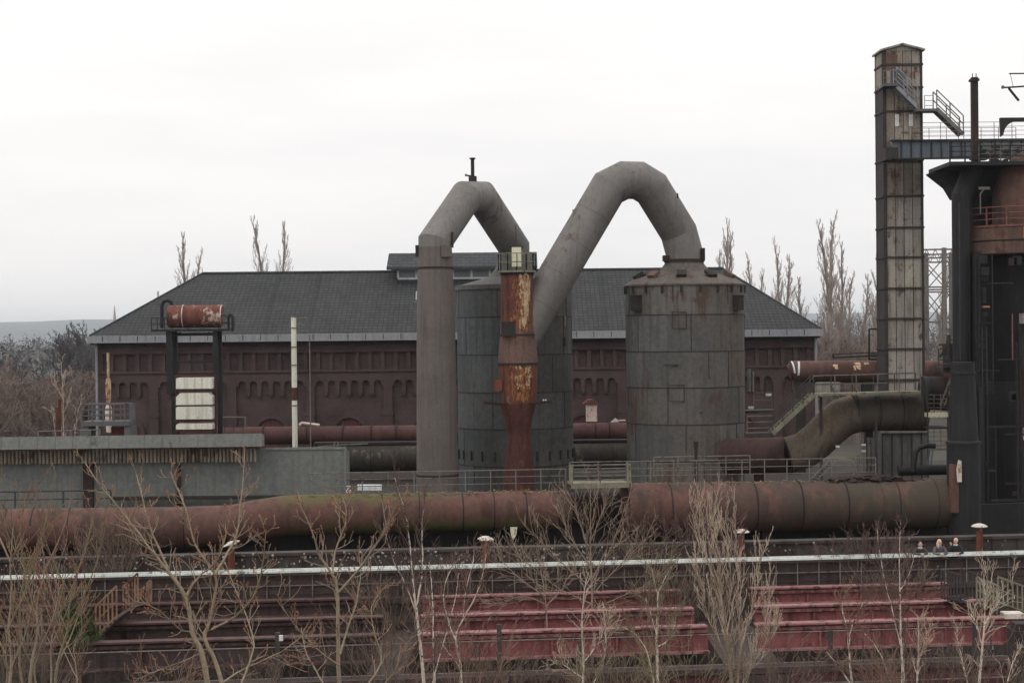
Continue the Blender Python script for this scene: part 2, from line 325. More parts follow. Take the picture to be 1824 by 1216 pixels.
    def build(s, name, m, parent=None, smooth=None, loc=None, label=None):
        base = Vector((0,0,0))
        if parent is not None:
            q = parent
            while q.parent: q = q.parent
            base = Vector(q.location)
        elif loc is not None: base = Vector(loc)
        me = bpy.data.meshes.new(name)
        me.from_pydata([(x-base.x, y-base.y, z-base.z) for x, y, z in s.v], [], s.f)
        me.materials.append(m)
        if any(t != 1.0 for t in s.t):
            at = me.color_attributes.new('tint', 'FLOAT_COLOR', 'CORNER'); vals = []
            for p, t in zip(me.polygons, s.t):
                tt = t if isinstance(t, tuple) else (t, t, t)
                vals += [*tt, 1.0]*p.loop_total
            at.data.foreach_set('color', vals)
        elif m in (K.get('tank'), K.get('tankd'), K.get('panel'), K.get('panelr')):
            at = me.color_attributes.new('tint', 'FLOAT_COLOR', 'CORNER')
            at.data.foreach_set('color', [1.0]*(4*len(me.loops)))
        if smooth is not None:
            me.polygons.foreach_set('use_smooth', [True]*len(me.polygons)); me.set_sharp_from_angle(angle=R(smooth))
        me.update()
        o = bpy.data.objects.new(name, me); col.objects.link(o)
        if parent is not None: o.parent = parent
        elif loc is not None: o.location = base
        if label: o['label'] = label
        return o

def tag(o, label, cat, group=None):
    o['label'] = label; o['category'] = cat
    if group: o['group'] = group
    return o
def thing(name, label, cat, loc, group=None):
    o = bpy.data.objects.new(name, None); col.objects.link(o); o.location = loc; o.empty_display_size = .3
    return tag(o, label, cat, group)
def struct(o, kind='structure'): o['kind'] = kind; return o
def copytree(o, parent=None):
    c = o.copy(); col.objects.link(c)
    if parent is not None: c.parent = parent
    for ch in [q for q in bpy.data.objects if q.parent == o]: copytree(ch, c)
    return c
def seg(p, q, n):
    p = Vector(p); q = Vector(q); return [p.lerp(q, i/n) for i in range(n+1)]
def railing(pts, h, mats, parent, spacing=1.0, r=.025, mids=1, toe=False, vert=0, posts=True, name=''):
    """handrail, mid rails and each post as meshes of their own under parent"""
    pts = [Vector(p) for p in pts]; Z = Vector((0,0,1))
    MB().tube([p+Z*h for p in pts], r, 6).build('handrail', mats, parent)
    for k in range(mids):
        MB().tube([p+Z*h*(k+1)/(mids+1) for p in pts], r*.75, 5).build('mid_rail', mats, parent)
    L = sum((pts[i+1]-pts[i]).length for i in range(len(pts)-1)); n = max(1, round(L/spacing))
    if not posts: return
    for k in range(n+1):
        d = L*k/n
        for i in range(len(pts)-1):
            l = (pts[i+1]-pts[i]).length
            if d <= l+1e-6 or i == len(pts)-2: q = pts[i].lerp(pts[i+1], min(1, d/l)); break
            d -= l
        MB().beam(q, q+Z*h, r*1.8).build('post', mats, parent)
def railmesh(mb, pts, h, spacing=1.0, r=.025, mids=1):
    pts = [Vector(p) for p in pts]; Z = Vector((0,0,1))
    for k in range(mids+1): mb.tube([p+Z*h*(k+1)/(mids+1) for p in pts], r, 5)
    for i in range(len(pts)-1):
        l = (pts[i+1]-pts[i]).length; n = max(1, round(l/spacing))
        for k in range(n+1):
            q = pts[i].lerp(pts[i+1], k/n); mb.beam(q, q+Z*h, r*1.8)
# ============================================================ SETTING
random.seed(7)
from mathutils import noise as mn
DZ = 5.5                                     # level of the plant deck behind the big pipe
g = MB(); g.add([(-12000,-300,0),(12000,-300,0),(12000,14000,0),(-12000,14000,0)], [(0,1,2,3)])
struct(g.build('ground', K['ground']))
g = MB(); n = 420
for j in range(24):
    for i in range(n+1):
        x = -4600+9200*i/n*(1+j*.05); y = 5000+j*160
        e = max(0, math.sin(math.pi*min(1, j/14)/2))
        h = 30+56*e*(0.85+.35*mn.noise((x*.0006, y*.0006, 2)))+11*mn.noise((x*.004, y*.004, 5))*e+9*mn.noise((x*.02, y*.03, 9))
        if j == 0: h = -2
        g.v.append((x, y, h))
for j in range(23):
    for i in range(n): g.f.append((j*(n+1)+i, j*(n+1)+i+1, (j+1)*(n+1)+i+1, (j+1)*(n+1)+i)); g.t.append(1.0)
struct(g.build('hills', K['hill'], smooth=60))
g = MB().box((-75, 90, 0), (75, 134, DZ))
struct(g.build('plant_deck', K['plantdeck']))

# ------------------------------------------------------------ walkway frame (rail line slightly oblique)
WL = G(0, 1030, 7.0); WR = G(1824, 985, 7.0); WD = (WR-WL).normalized(); WN = Vector((-WD.y, WD.x, 0))
def WK(u, t, z):     # point on the line parallel to the rail, t metres behind it, at the pixel column u
    o = WL + WN*t; d = ray(u, 1000)
    # intersect plan ray (d.x,d.y)*k with o + WD*s
    den = d.x*WD.y-d.y*WD.x; k = (o.x*WD.y-o.y*WD.x)/den
    return Vector((d.x*k, d.y*k, z))
def wslab(mb, u0, u1, t0, t1, z0, z1, x_of=None):
    a, b = WK(u0, t0, 0), WK(u1, t0, 0); c, d = b+WN*(t1-t0), a+WN*(t1-t0)
    vs = [(q.x, q.y, z0) for q in (a,b,c,d)]+[(q.x, q.y, z1) for q in (a,b,c,d)]
    mb.add(vs, [(3,2,1,0),(4,5,6,7),(0,1,5,4),(1,2,6,5),(2,3,7,6),(3,0,4,7)]); return mb
struct(wslab(MB(), -150, 1980, 0.25, 5.75, 5.65, 5.94).build('walkway', K['deck']))

# ============================================================ MACHINE HALL
YB = 140.0
XL = P(165, 600, YB).x; XR = P(1458, 590, YB).x; ZE = 16.05
hall = thing('machine_hall', 'long dark brick machine hall with a grey hipped tile roof behind the tanks', 'building', ((XL+XR)/2, YB, 0))
back = MB().box((XL+.3, YB+.27, 0), (XR-.3, YB+20, ZE-.45))
wl = MB(); px = YB/F
wl.box((XL+.3, YB, 14.55), (XR-.3, YB+.27, ZE-.45))                        # plain strip below the eave
def zc(v): return 16-(v-592)*px
x = XL+.3; k = 0; st = 23*px
while x < XR-.9:                                                       # piers between the square niches
    wl.box((x, YB, zc(655)), (x+7*px if k else x+.5, YB+.27, 14.55)); x += st; k += 1
wl.box((XL+.3, YB, zc(671)), (XR-.3, YB+.27, zc(655)))
wl.box((XL+.25, YB-.12, zc(659)), (XR-.25, YB, zc(655.5)))
wl.box((XL+.25, YB-.10, zc(624)), (XR-.25, YB, zc(620)))
bays = [690+139*k - 912 for k in range(-4, 7)]
edges = [XL+.3]+[b*px for b in bays if XL+1.5 < b*px < XR-1.5]+[XR-.3]
for i, e in enumerate(edges):                                          # pilasters
    a, b = (e-8*px, e+8*px)
    if i == 0: a, b = e, e+.8
    if i == len(edges)-1: a, b = e-.8, e
    wl.box((a, YB, 0), (b, YB+.27, zc(671)))
    if 0 < i < len(edges)-1:
        wl.box((a-.06, YB-.14, zc(737)), (b+.06, YB+.27, zc(731))); wl.box((a, YB-.1, 0), (b, YB, zc(738)))
for i in range(len(edges)-1):
    a = edges[i]+(.8 if i == 0 else 8*px); b = edges[i+1]-(.8 if i == len(edges)-2 else 8*px)
    na = max(2, round((b-a)/(21*px))); cw = (b-a)/na
    for j in range(na):
        x0 = a+j*cw; hw = 6.8*px; c = x0+cw/2
        wl.arch(x0, x0+cw, zc(684), zc(671), c-hw, c+hw, zc(681), YB, YB+.27, n=8)
        if j < na-1: wl.box((x0+cw-3.6*px, YB, zc(699)), (x0+cw+3.6*px, YB+.27, zc(684)))
        if j < na-1: wl.box((x0+cw-2.4*px, YB+.03, zc(702)), (x0+cw+2.4*px, YB+.27, zc(699)))
back.build('wall', K['brick'], hall)
wl.build('blind_arcade', K['brick'], hall)
for i in range(len(edges)-1):                                          # big arched openings at the bottom
    c = (edges[i]+edges[i+1])/2
    if edges[i+1]-edges[i] < 4: continue
    r0, r1, zb = 27*px, 34*px, zc(768); m = MB()
    for k in range(14):
        t0, t1 = math.pi*k/14, math.pi*(k+1)/14
        m.prism([(c-r0*math.cos(t0), zb+r0*math.sin(t0)), (c-r0*math.cos(t1), zb+r0*math.sin(t1)), (c-r1*math.cos(t1), zb+r1*math.sin(t1)), (c-r1*math.cos(t0), zb+r1*math.sin(t0))], YB+.06, YB+.27)
    m.box((c-r1, YB+.06, 2), (c-r0, YB+.27, zb)); m.box((c+r0, YB+.06, 2), (c+r1, YB+.27, zb))
    wdw = m.build('arched_opening', K['brick'], hall)
    m = MB(); pts = [(c-r0, 2)]+[(c-r0*math.cos(math.pi*k/14), zb+r0*math.sin(math.pi*k/14)) for k in range(15)]+[(c+r0, 2)]
    m.prism(list(reversed(pts)), YB+.22, YB+.269); m.build('infill', K['maroon'], wdw)
# roof
YR = YB+10; xl, xr = P(360, 488, YR).x, P(1287, 480, YR).x; zr = 21.48
m = MB(); a = [(XL-.1, YB-.6, ZE), (XR+.1, YB-.6, ZE), (XR+.1, YB+20.6, ZE), (XL-.1, YB+20.6, ZE), (xl, YR, zr), (xr, YR, zr)]
m.add(a, [(0,1,5,4),(1,2,5),(2,3,4,5),(3,0,4),(3,2,1,0)]); roof = m.build('roof', K['tile'], hall)
m = MB().tube([(xl, YR, zr+.04), (xr, YR, zr+.04)], .14, 6)
for p, q in ((0,4),(1,5),(3,4),(2,5)): m.tube([Vector(a[p])+Vector((0,0,.03)), Vector(a[q])+Vector((0,0,.03))], .09, 6)
m.build('ridge_tiles', K['tile2'], roof)
m = MB().box((XL-.25, YB-.85, ZE-.52), (XR+.25, YB-.6, ZE-.02)); m.box((XL-.3, YB-.92, ZE-.60), (XR+.3, YB-.60, ZE-.52))
m.box((XL-.25, YB-.6, ZE-.52), (XL-.1, YB+20, ZE-.02)); m.box((XR+.1, YB-.6, ZE-.52), (XR+.25, YB+20, ZE-.02))
gt = m.build('gutter', K['gutter'], roof)
m = MB(); x = XL+1
while x < XR: m.box((x, YB-.875, ZE-.50), (x+.05, YB-.85, ZE-.04)); x += 1.45
m.each('gutter_bracket', K['seam'], gt)
m = MB().box((XL-.05, YB-.6, ZE-.75), (XR+.05, YB, ZE-.52)); m.build('soffit', K['seam'], roof)
m = MB()
for k in range(18):
    x = xl+2+k*(xr-xl-4)/17; f = (k*37 % 11)/11*.7+.15
for xx in (P(470,560,YB).x, P(1080,560,YB).x, P(548,560,YB).x):
    m.tube([(xx, YB-.2, ZE+.30), (xx, YR-.4, zr-.10)], .025, 5)
m.each('lightning_wire', K['tile2'], roof)
for u, v0, v1 in ((172, 612, 725), (1453, 594, 640)):
    p = P(u, v0, YB-.3); q = P(u, v1, YB-.3); x = p.x
    MB().tube([(x, YB-.75, p.z+.1), (x, YB-.35, p.z-.3), (x, YB-.35, 3)], .11, 8).build('downpipe', K['gutter'], hall, smooth=30)
# roof monitor on the ridge
YM = YB+8; p0, p1 = P(690, 475, YM), P(957, 475, YM); zt = P(820, 450, YR).z; ze = P(820, 475, YM-1).z; zb = P(820, 497, YM).z
wx0, wx1 = P(709, 490, YM).x, P(938, 490, YM).x
m = MB(); m.box((wx0, YM, zb-1.2), (wx1, YM+4, ze+.05)); mon = m.build('roof_monitor', K['tile2'], hall)
m = MB(); T = .16
for s in (-1, 1):
    y0 = YR+s*(YR-YM+1); m.add([(p0.x, y0, ze), (p1.x, y0, ze), (p1.x, YR, zt), (p0.x, YR, zt), (p0.x, y0, ze-T), (p1.x, y0, ze-T), (p1.x, YR, zt-T), (p0.x, YR, zt-T)],
      [(0,1,2,3),(7,6,5,4),(0,4,5,1),(0,3,7,4),(1,5,6,2)])
m.box((p0.x, YM-1.03, ze-.22), (p1.x, YM-.9, ze+.02))
m.build('monitor_roof', K['tile2'], mon)
nwin = 7; ww = (wx1-wx0)/nwin
m = MB(); m.box((wx0, YM-.10, zb), (wx1, YM-.003, zb+.16)); m.box((wx0, YM-.10, ze-.25), (wx1, YM-.003, ze-.1))
for k in range(nwin+1): m.box((wx0+k*ww-.09, YM-.10, zb+.16), (wx0+k*ww+.09, YM-.003, ze-.25))
m.build('window_frame', K['white'], mon)
for k in range(nwin): MB().box((wx0+k*ww+.09, YM-.05, zb+.16), (wx0+(k+1)*ww-.09, YM-.004, ze-.25)).build('window_pane', K['glass'], mon)
p = P(740, 530, YB+5); m = MB().box((p.x-.12, YB+4.6, p.z-.6), (p.x+.12, YB+5.6, p.z-.35)); m.tube([(p.x+.05, YB+5.0, p.z-.4), (p.x+.1, YB+5.0, p.z+.55)], .05, 6)
m.build('roof_vent', K['white'], roof)

# ============================================================ TANKS
def plates(cx, cy, rows, r, n=64, seed=1, lo=.80, hi=1.14, per=8, blue=0.0):
    rnd = random.Random(seed); tb = {}
    def t(i, k):
        key = (i, (k + (i*3) % per)//per)
        if key not in tb:
            q = rnd.uniform(lo, hi); cool = rnd.uniform(-.05, .05); tb[key] = (q*(1-cool), q, q*(1+cool*1.2))
        q = tb[key]
        ang = 2*math.pi*(k+.5)/n; b = max(0, -math.cos(ang))*blue        # left flank darker and bluer: shading painted into the tint
        return (q[0]*(1-.28*b), q[1]*(1-.10*b), q[2]*(1+.02*b))
    return t
def seams(mb, cx, cy, r, zs, per_segs, n=64, wd=.05, seed=3, prob=.8):
    rnd = random.Random(seed)
    for i, z in enumerate(zs[1:-1]):
        mb.lathe((cx, cy), [(r+.002, z-wd*.5), (r+.022, z-wd*.5), (r+.022, z+wd*.5), (r+.002, z+wd*.5)], n, cap=False)
    for i in range(len(zs)-1):
        for k in range(0, n, per_segs):
            a = 2*math.pi*((k-(i*3) % per_segs) % n)/n
            if rnd.random() < prob:
                c, s = math.cos(a), math.sin(a)
                z0, z1 = zs[i], zs[i+1]
                if rnd.random() < .25: z0 = z0+(z1-z0)*rnd.uniform(.2, .5)
                mb.beam((cx+(r+.0)*c, cy+(r+.0)*s, z0), (cx+(r+.0)*c, cy+(r+.0)*s, z1), wd*.8, .04, up=(c, s, 0))
# --- tank B (right)
YT = 108.0; pb = P(1219, 507, YT); rB = M(212, YT)/2*.992; zt = P(1219, 506, YT-rB).z+.05
tb = thing('gas_cleaning_tank', 'round grey plate tank with a flared conical top, right of the twin duct arches', 'tank', (pb.x, YT, DZ))
vs = [506, 560, 626, 691, 757, 823, 900]; zs = [P(1219, v, YT-rB).z for v in vs]; zs[-1] = DZ
zs2 = list(reversed(zs))
MB().lathe((pb.x, YT), [(rB, z) for z in zs2], 64, cap=False, tints=plates(pb.x, YT, 6, rB, seed=5, blue=.45)).build('shell', K['tank'], tb, smooth=30)
m = MB(); seams(m, pb.x, YT, rB, zs2, 10, seed=8); m.build('plate_seams', K['seam'], tb)
m = MB().lathe((pb.x, YT), [(rB+.09, zt-.10), (rB+.09, zt), (rB-.5, P(1219,497,YT).z), (M(46,YT), P(1219,484,YT).z), (M(35,YT), P(1219,470,YT).z), (M(33.5,YT), P(1219,462,YT).z)], 64)
tp = m.build('cone_top', K['conem'], tb, smooth=25)
m = MB()
for k in range(20):
    a = 2*math.pi*(k+.5)/20; c, s = math.cos(a), math.sin(a)
    m.beam((pb.x+(rB+.06)*c, YT+(rB+.06)*s, zt-.12), (pb.x+(rB+.05)*c, YT+(rB+.05)*s, zt-.55), .12, .10, up=(c, s, 0))
m.each('rim_bracket', K['seam'], tb)
for k in range(10):
    a = 2*math.pi*(k+.25)/10; c, s = math.cos(a), math.sin(a); r_ = rB-.75; z_ = P(1219, 493, YT).z
    MB().beam((pb.x+(r_+.25)*c, YT+(r_+.25)*s, z_-.05), (pb.x+(r_-.25)*c, YT+(r_-.25)*s, z_+.28), .62, .22).build('hatch', K['blackbox'] if k % 3 else K['brownduct'], tp)
for u in (1132, 1302):
    dx = M(u-1219, YT); yy = YT-math.sqrt(max(.1, rB*rB-dx*dx)); q = P(u, 540, yy); sx = .36
    nn = Vector((dx, yy-YT, 0)).normalized(); c = Vector((pb.x+dx, yy, q.z))
    m = MB(); m.beam(c-Vector((0,0,.45)), c+Vector((0,0,.45)), .72, .7, up=nn); m.beam(c+Vector((0,0,.45)), c+Vector((0,0,.50)), .8, .8, up=nn)
    m.build('vent_box', K['blackbox'], tb)
m = MB()
for u, v, hw, hh in ((1210, 570, 12, 14), (1195, 650, 12, 1), (1205, 700, 13, 14), (1240, 735, 10, 1)):
    dx = M(u-1219, YT); yy = YT-math.sqrt(rB*rB-dx*dx)-.03; q = P(u, v, yy); e = M(1, YT)
    for (a0, a1, b0, b1) in ((-hw, hw, hh, hh), (-hw, hw, -hh, -hh), (-hw, -hw, -hh, hh), (hw, hw, -hh, hh)):
        m.beam((q.x+a0*e, yy-.0, q.z+b0*e), (q.x+a1*e, yy-.0, q.z+b1*e), .035)
m.each('access_panel', K['seam'], tb)
# --- tank A (behind the rusted column)
YA = 111.0; pa = P(916, 510, YA); rA = M(208, YA)/2*.985; zt = P(916, 510, YA-rA).z
ta = thing('gas_cleaning_tank', 'round dark plate tank standing behind the rusted column, under the smaller arch', 'tank', (pa.x, YA, DZ))
vs = [510, 564, 632, 700, 765, 832, 900]; zs = [P(916, v, YA-rA).z for v in vs]; zs[-1] = DZ; zs2 = list(reversed(zs))
MB().lathe((pa.x, YA), [(rA, z) for z in zs2], 64, cap=False, tints=plates(pa.x, YA, 6, rA, seed=11, blue=.7)).build('shell', K['tankd'], ta, smooth=30)
m = MB(); seams(m, pa.x, YA, rA, zs2, 10, seed=4); m.build('plate_seams', K['seam'], ta)
m = MB().lathe((pa.x, YA), [(rA+.08, zt-.14), (rA+.08, zt+.16), (rA-.3, zt+.22), (M(46,YA), P(912,496,YA).z+.1), (M(33,YA), P(912,478,YA).z), (M(30,YA), P(912,468,YA).z)], 64)
tp = m.build('cone_top', K['tankd'], ta, smooth=25)
for u, v0, v1, hw in ((1006, 562, 580, 2), (1004, 600, 616, 4)):
    dx = M(u-916, YA); yy = YA-math.sqrt(max(.1, rA*rA-dx*dx))-.1; a = P(u, v0, yy); b = P(u, v1, yy)
    MB().tube([(a.x, yy, a.z), (a.x, yy, b.z)], M(hw, YA), 10).build('valve', K['blackbox'] if hw > 3 else K['raily'], ta, smooth=30)
m = MB()
for k in range(26):
    a = 2*math.pi*k/26; c, s = math.cos(a), math.sin(a); m.beam((pa.x+(rA+.05)*c, YA+(rA+.05)*s, DZ+2.3), (pa.x+(rA+.05)*c, YA+(rA+.05)*s, DZ+2.9), .09, .09, up=(c, s, 0))
m.each('shell_bracket', K['seam'], ta)

# ============================================================ DUCTS
# standpipe + small arch down into tank A
YS = 103.5; q = P(775, 436, YS); a = lambda v: P(775, v, YS)
sp = thing('gas_standpipe', 'tall brown grey standpipe with the smaller duct arch on top', 'duct', (q.x, YS, DZ))
zt = q.z
prof = [(M(39,YS), DZ), (M(37,YS), a(840).z), (M(35.5,YS), a(700).z), (M(34,YS), a(560).z), (M(31,YS), a(476).z), (M(29.8,YS), a(440).z)]
MB().lathe((q.x, YS), prof, 64, cap=False).build('shaft', K['stand'], sp, smooth=30)
m = MB()
for v, r in ((477, 32.2), (845, 38.6)): m.lathe((q.x, YS), [(M(r-2,YS), a(v).z-.07), (M(r,YS), a(v).z-.07), (M(r,YS), a(v).z+.05), (M(r-2,YS), a(v).z+.05)], 48, cap=False)
m.each('ring_flange', K['seam'], sp)
pts = [a(442), a(431), P(829, 352, YS+2.6), P(858, 352, YS+4.2), P(911, 440, YA), P(912, 470, YA)]
pts[0] = Vector((q.x, YS, pts[0].z)); pts[1] = Vector((q.x, YS, pts[1].z)); pts[4] = Vector((pa.x, YA, pts[4].z)); pts[5] = Vector((pa.x, YA, pts[5].z))
ar = MB().tube(pts, M(29.8, YS), 56).build('arch_duct', K['grey'], sp, smooth=12)
m = MB(); t = P(842, 322, YS+3.4)
m.tube([t-Vector((0,0,.1)), t+Vector((0,0,.28))], .26, 12); m.tube([t+Vector((0,0,.28)), t+Vector((0,0,1.38))], .115, 10); m.tube([t+Vector((0,0,1.36)), t+Vector((0,0,1.45))], .19, 10)
m.tube([t+Vector((0,0,.28)), t+Vector((-.35,0,.33))], .06, 6); m.octa(t+Vector((-.42,0,.35)), .12); m.build('vent_stub', K['darkr'], ar)
m = MB(); c = P(795, 447, YS-M(27,YS)); m.box((c.x-.30, c.y-.1, c.z-.36), (c.x+.28, c.y+.35, c.z+.36)); m.build('junction_box', K['stand'], sp)
c = P(806, 428, YS-.3); MB().box((c.x-.06, c.y-.12, c.z-.45), (c.x+.06, c.y+.12, c.z+.5)).build('bracket', K['seam'], sp)
c = P(742.5, 447, YS-.1); MB().box((c.x-.08, c.y-.2, c.z-.35), (c.x+.12, c.y+.2, c.z+.35)).build('bracket', K['seam'], sp)
# rusted column + large arch into tank B
YC = 104.0; q = P(921, 490, YC); b = lambda v: P(921, v, YC).z
rc = thing('venturi_column', 'rusted red column with peeling yellow patches and a narrow waist, feeding the large arch', 'duct', (q.x, YC, DZ))
MB().lathe((q.x, YC), [(M(31,YC), b(596)), (M(29.5,YC), b(560)), (M(28.5,YC), b(487))], 48, cap=False).build('upper_shaft', K['rustcol'], rc, smooth=30)
MB().lathe((q.x, YC), [(M(36,YC), b(647)), (M(34,YC), b(625)), (M(31.2,YC), b(596)), (M(30.2,YC), b(575))], 48, cap=False).build('middle_shaft', K['brownduct'], rc, smooth=30)
MB().lathe((q.x, YC), [(M(32,YC), b(718)), (M(33.5,YC), b(690)), (M(35.6,YC), b(647))], 48, cap=False).build('lower_shaft', K['rustcol'], rc, smooth=30)
MB().lathe((q.x, YC), [(M(28,YC), DZ), (M(27,YC), b(845)), (M(21,YC), b(780)), (M(21.5,YC), b(760)), (M(31,YC), b(722)), (M(31.5,YC), b(717))], 48, cap=False).build('waist', K['rustlow'], rc, smooth=30)
m = MB()
for v, r in ((647, 37.2), (488, 30), (596, 32)): m.lathe((q.x, YC), [(M(r-3,YC), b(v)-.07), (M(r,YC), b(v)-.07), (M(r,YC), b(v)+.05), (M(r-3,YC), b(v)+.05)], 48, cap=(v == 488))
m.each('ring_flange', K['seam'], rc)
# peeling paint: curved flakes lying on the shell
def flake(mb, cx, cy, r, a0, a1, z0, z1):
    k = max(2, int(abs(a1-a0)/R(4))); vs = []
    for i in range(k+1):
        t = a0+(a1-a0)*i/k; vs += [(cx+r*math.cos(t), cy+r*math.sin(t), z0), (cx+r*math.cos(t), cy+r*math.sin(t), z1)]
    mb.add(vs, [(2*i, 2*i+2, 2*i+3, 2*i+1) for i in range(k)])
rnd = random.Random(4); m = MB()
for i in range(420):
    v = rnd.uniform(492, 578); f = (v-490)/90
    ctr = R(-90)+R(22)+R(20)*(1-f)*(rnd.random()-.2); a0 = ctr+R(rnd.gauss(0, 7 if v > 515 else 10)); 
    hgt = rnd.uniform(.05, .42)*(1 if abs(rnd.gauss(0,1)) < 1 else 1.6)
    if a0 > R(-90)+R(52)*(1.15-f*.7): continue
    flake(m, q.x, YC, M(29.0+ (f*2.2), YC)+.035, a0, a0+R(rnd.uniform(1, 5)), b(v)-hgt/2, b(v)+hgt/2)
for i in range(110):
    v = rnd.uniform(652, 690); s_ = rnd.choice((0, 1))
    a0 = R(-90)+(R(28) if s_ else R(-2))+R(rnd.gauss(0, 5)); hgt = rnd.uniform(.03, .2)
    flake(m, q.x, YC, M(35.4-(v-650)*.05, YC)+.03, a0, a0+R(rnd.uniform(2, 5)), b(v)-hgt/2, b(v)+hgt/2)
m.build('peeling_paint', K['patch'], rc)
m = MB()
for i in range(420):
    hi_ = rnd.random() < .6; v = rnd.uniform(494, 590) if hi_ else rnd.uniform(650, 712); a0 = R(-90)+R(rnd.gauss(15 if hi_ else 8, 17)); hgt = rnd.uniform(.04, .34)
    rad_ = M((29.0+(v-490)/90*2.2) if hi_ else 35.4-max(0, v-650)*.055, YC)+.025
    flake(m, q.x, YC, rad_, a0, a0+R(rnd.uniform(1, 5)), b(v)-hgt/2, b(v)+hgt/2)
m.build('rust_flakes', K['rustflake'], rc)
m = MB(); c = P(905, 585, YC-M(30,YC)); m.box((c.x-.42, c.y-.12, c.z-.42), (c.x+.42, c.y+.5, c.z+.42)); m.box((c.x-.5, c.y-.16, c.z-.46), (c.x+.5, c.y-.12, c.z-.38)); m.build('cover_box', K['blackbox'], rc)
c = P(886, 686, YC-.4); MB().box((c.x-.24, c.y-.3, c.z-.33), (c.x+.3, c.y+.3, c.z+.33)).build('bearing_box', K['rustpost'], rc)
m = MB(); z = b(717)
m.beam((P(862,717,YC).x, YC-.3, z+.03), (P(905,717,YC).x, YC-.3, z-.1), .10, .16); m.beam((P(983,716,YC).x, YC-.3, z+.05), (P(935,717,YC).x, YC-.3, z-.08), .10, .16)
m.beam((P(862,717,YC).x, YC-.9, z), (P(985,716,YC).x, YC-.9, z), .06); m.build('cross_arm', K['darkr'], rc)
m = MB()
for u in (968, 972): m.octa(P(u, 715, YC-.4)+Vector((0,0,.08)), .09)
m.build('insulator', K['capw'], rc)
# platform and railing round its head
zp = b(484); m = MB().lathe((q.x, YC), [(M(33,YC), zp-.06), (M(34.5,YC), zp-.06), (M(34.5,YC), zp+.05), (M(20,YC), zp+.05)], 24); m.build('head_platform', K['raily'], rc)
ring = [Vector((q.x+M(33,YC)*math.cos(2*math.pi*k/12), YC+M(33,YC)*math.sin(2*math.pi*k/12), zp+.05)) for k in range(13)]
m = MB(); railmesh(m, ring, 1.05, .6, .03, 1); m.build('head_railing', K['raily'], rc)
m = MB(); c = P(920, 457, YC-.2); m.box((c.x-.29, YC-.5, zp+.3), (c.x+.29, YC+.1, P(920, 441, YC).z)); m.build('control_cabinet', K['creamy'], rc)
m = MB(); m.box((c.x-.05, YC-.25, zp), (c.x+.05, YC-.15, zp+.3)); m.tube([(c.x-.02, YC-.2, P(920,441,YC).z), (c.x-.02, YC-.2, P(920,400,YC).z)], .02, 5); m.box((c.x-.42, YC-.5, P(920,441,YC).z), (c.x+.42, YC+.1, P(920,440,YC).z+.03)); m.build('cabinet_post', K['seam'], rc)
big = [P(927, 601, YC+.6), P(1084, 335, YC+1.7), P(1112, 321, YC+1.9), P(1137, 321.5, YC+2.3), P(1161, 336, YC+2.7), P(1209, 414, YT), P(1219, 449, YT), P(1219, 468, YT)]
for i in (-1, -2): big[i] = Vector((pb.x, YT, big[i].z))
la = MB().tube(big, M(33.6, 105.5), 64).build('large_arch_duct', K['grey'], rc, smooth=11)
m = MB(); d = (big[1]-big[0]).normalized()
for f in (.22, .42, .62, .82):
    c = big[0].lerp(big[1], f); 
    m.tube([c-d*.02, c+d*.02], M(33.85, 105.5), 48)
m.each('weld_band', K['stand'], la, smooth=30)
m = MB()
for u, v, yy in ((1207, 349, -.2), (1052, 405, -1.25), (1021, 378, 0)):
    c = P(u, v, YC+1.6+yy); m.beam(c-Vector((0,0,.16)), c+Vector((0,0,.16)), .09)
m.build('lug', K['seam'], la)
m = MB(); m.lathe((pb.x, YT), [(M(34,YT), P(1219,462,YT).z), (M(36,YT), P(1219,462,YT).z), (M(36,YT), P(1219,467,YT).z), (M(34,YT), P(1219,467,YT).z)], 48)
for u, v, hw, hh in ((1186, 460, 5, 5), (1252, 453, 3, 11)):
    c = P(u, v, YT-.5); m.box((c.x-M(hw,YT), c.y-.3, c.z-M(hh,YT)), (c.x+M(hw,YT), c.y+.5, c.z+M(hh,YT)))
m.build('end_flange', K['darkr'], la)
# ============================================================ BIG PIPE IN FRONT
def PY(u): return 81.5+5.0*(u-912)/912.0*1.0         # the pipe runs slightly oblique, as the walkway does
def PP(u, v): return P(u, v, PY(u))
bp = thing('big_pipe', 'large rust red horizontal pipe with moss, running behind the concrete wall along the whole view', 'pipe', (PP(900, 905).x, PP(900, 905).y, 3.0))
rL = M(37, 79)
lx = lambda u: PP(u, 905).x-PP(900, 905).x
zc1 = PP(780, 911).z-3.0; zc2 = PP(1400, 901).z-3.0
K['bigpipe'] = mat('rust_red_big_pipe', (.125,.064,.052), (.165,.084,.066), s=.35, streak=.65, sd_=.5, rust=(.075,.050,.042), ra=.35, rs=.4, rough=.8, sxy=1.5, bump=.12,
    zones=((lx(430), lx(560), lx(700), lx(860), (.085,.085,.030), .75, zc1, 1.0), (lx(520), lx(640), lx(960), lx(1010), (.085,.100,.032), .55, zc1+.45, 1.35), (lx(1330), lx(1560), lx(1800), lx(1900), (.066,.060,.036), .85, 0, 0), (lx(1180), lx(1400), lx(1800), lx(1900), (.046,.036,.030), .7, 0, 0)))
MB().tube([PP(-90, 947), PP(-10, 944), PP(140, 941), PP(300, 939), PP(415, 935), PP(455, 926), PP(510, 917.5), PP(560, 916)], rL*.97, 48).build('low_section', K['bigpipe'], bp, smooth=10)
MB().tube([PP(556, 916), PP(700, 913), PP(850, 910), PP(1012, 907)], rL*.955, 48).build('mossy_section', K['bigpipe'], bp, smooth=20)
MB().tube([PP(1002, 910)+Vector((0,1.3,0)), PP(1130, 906)+Vector((0,1.3,0))], rL*.80, 40).build('recessed_section', K['darkr'], bp, smooth=20)
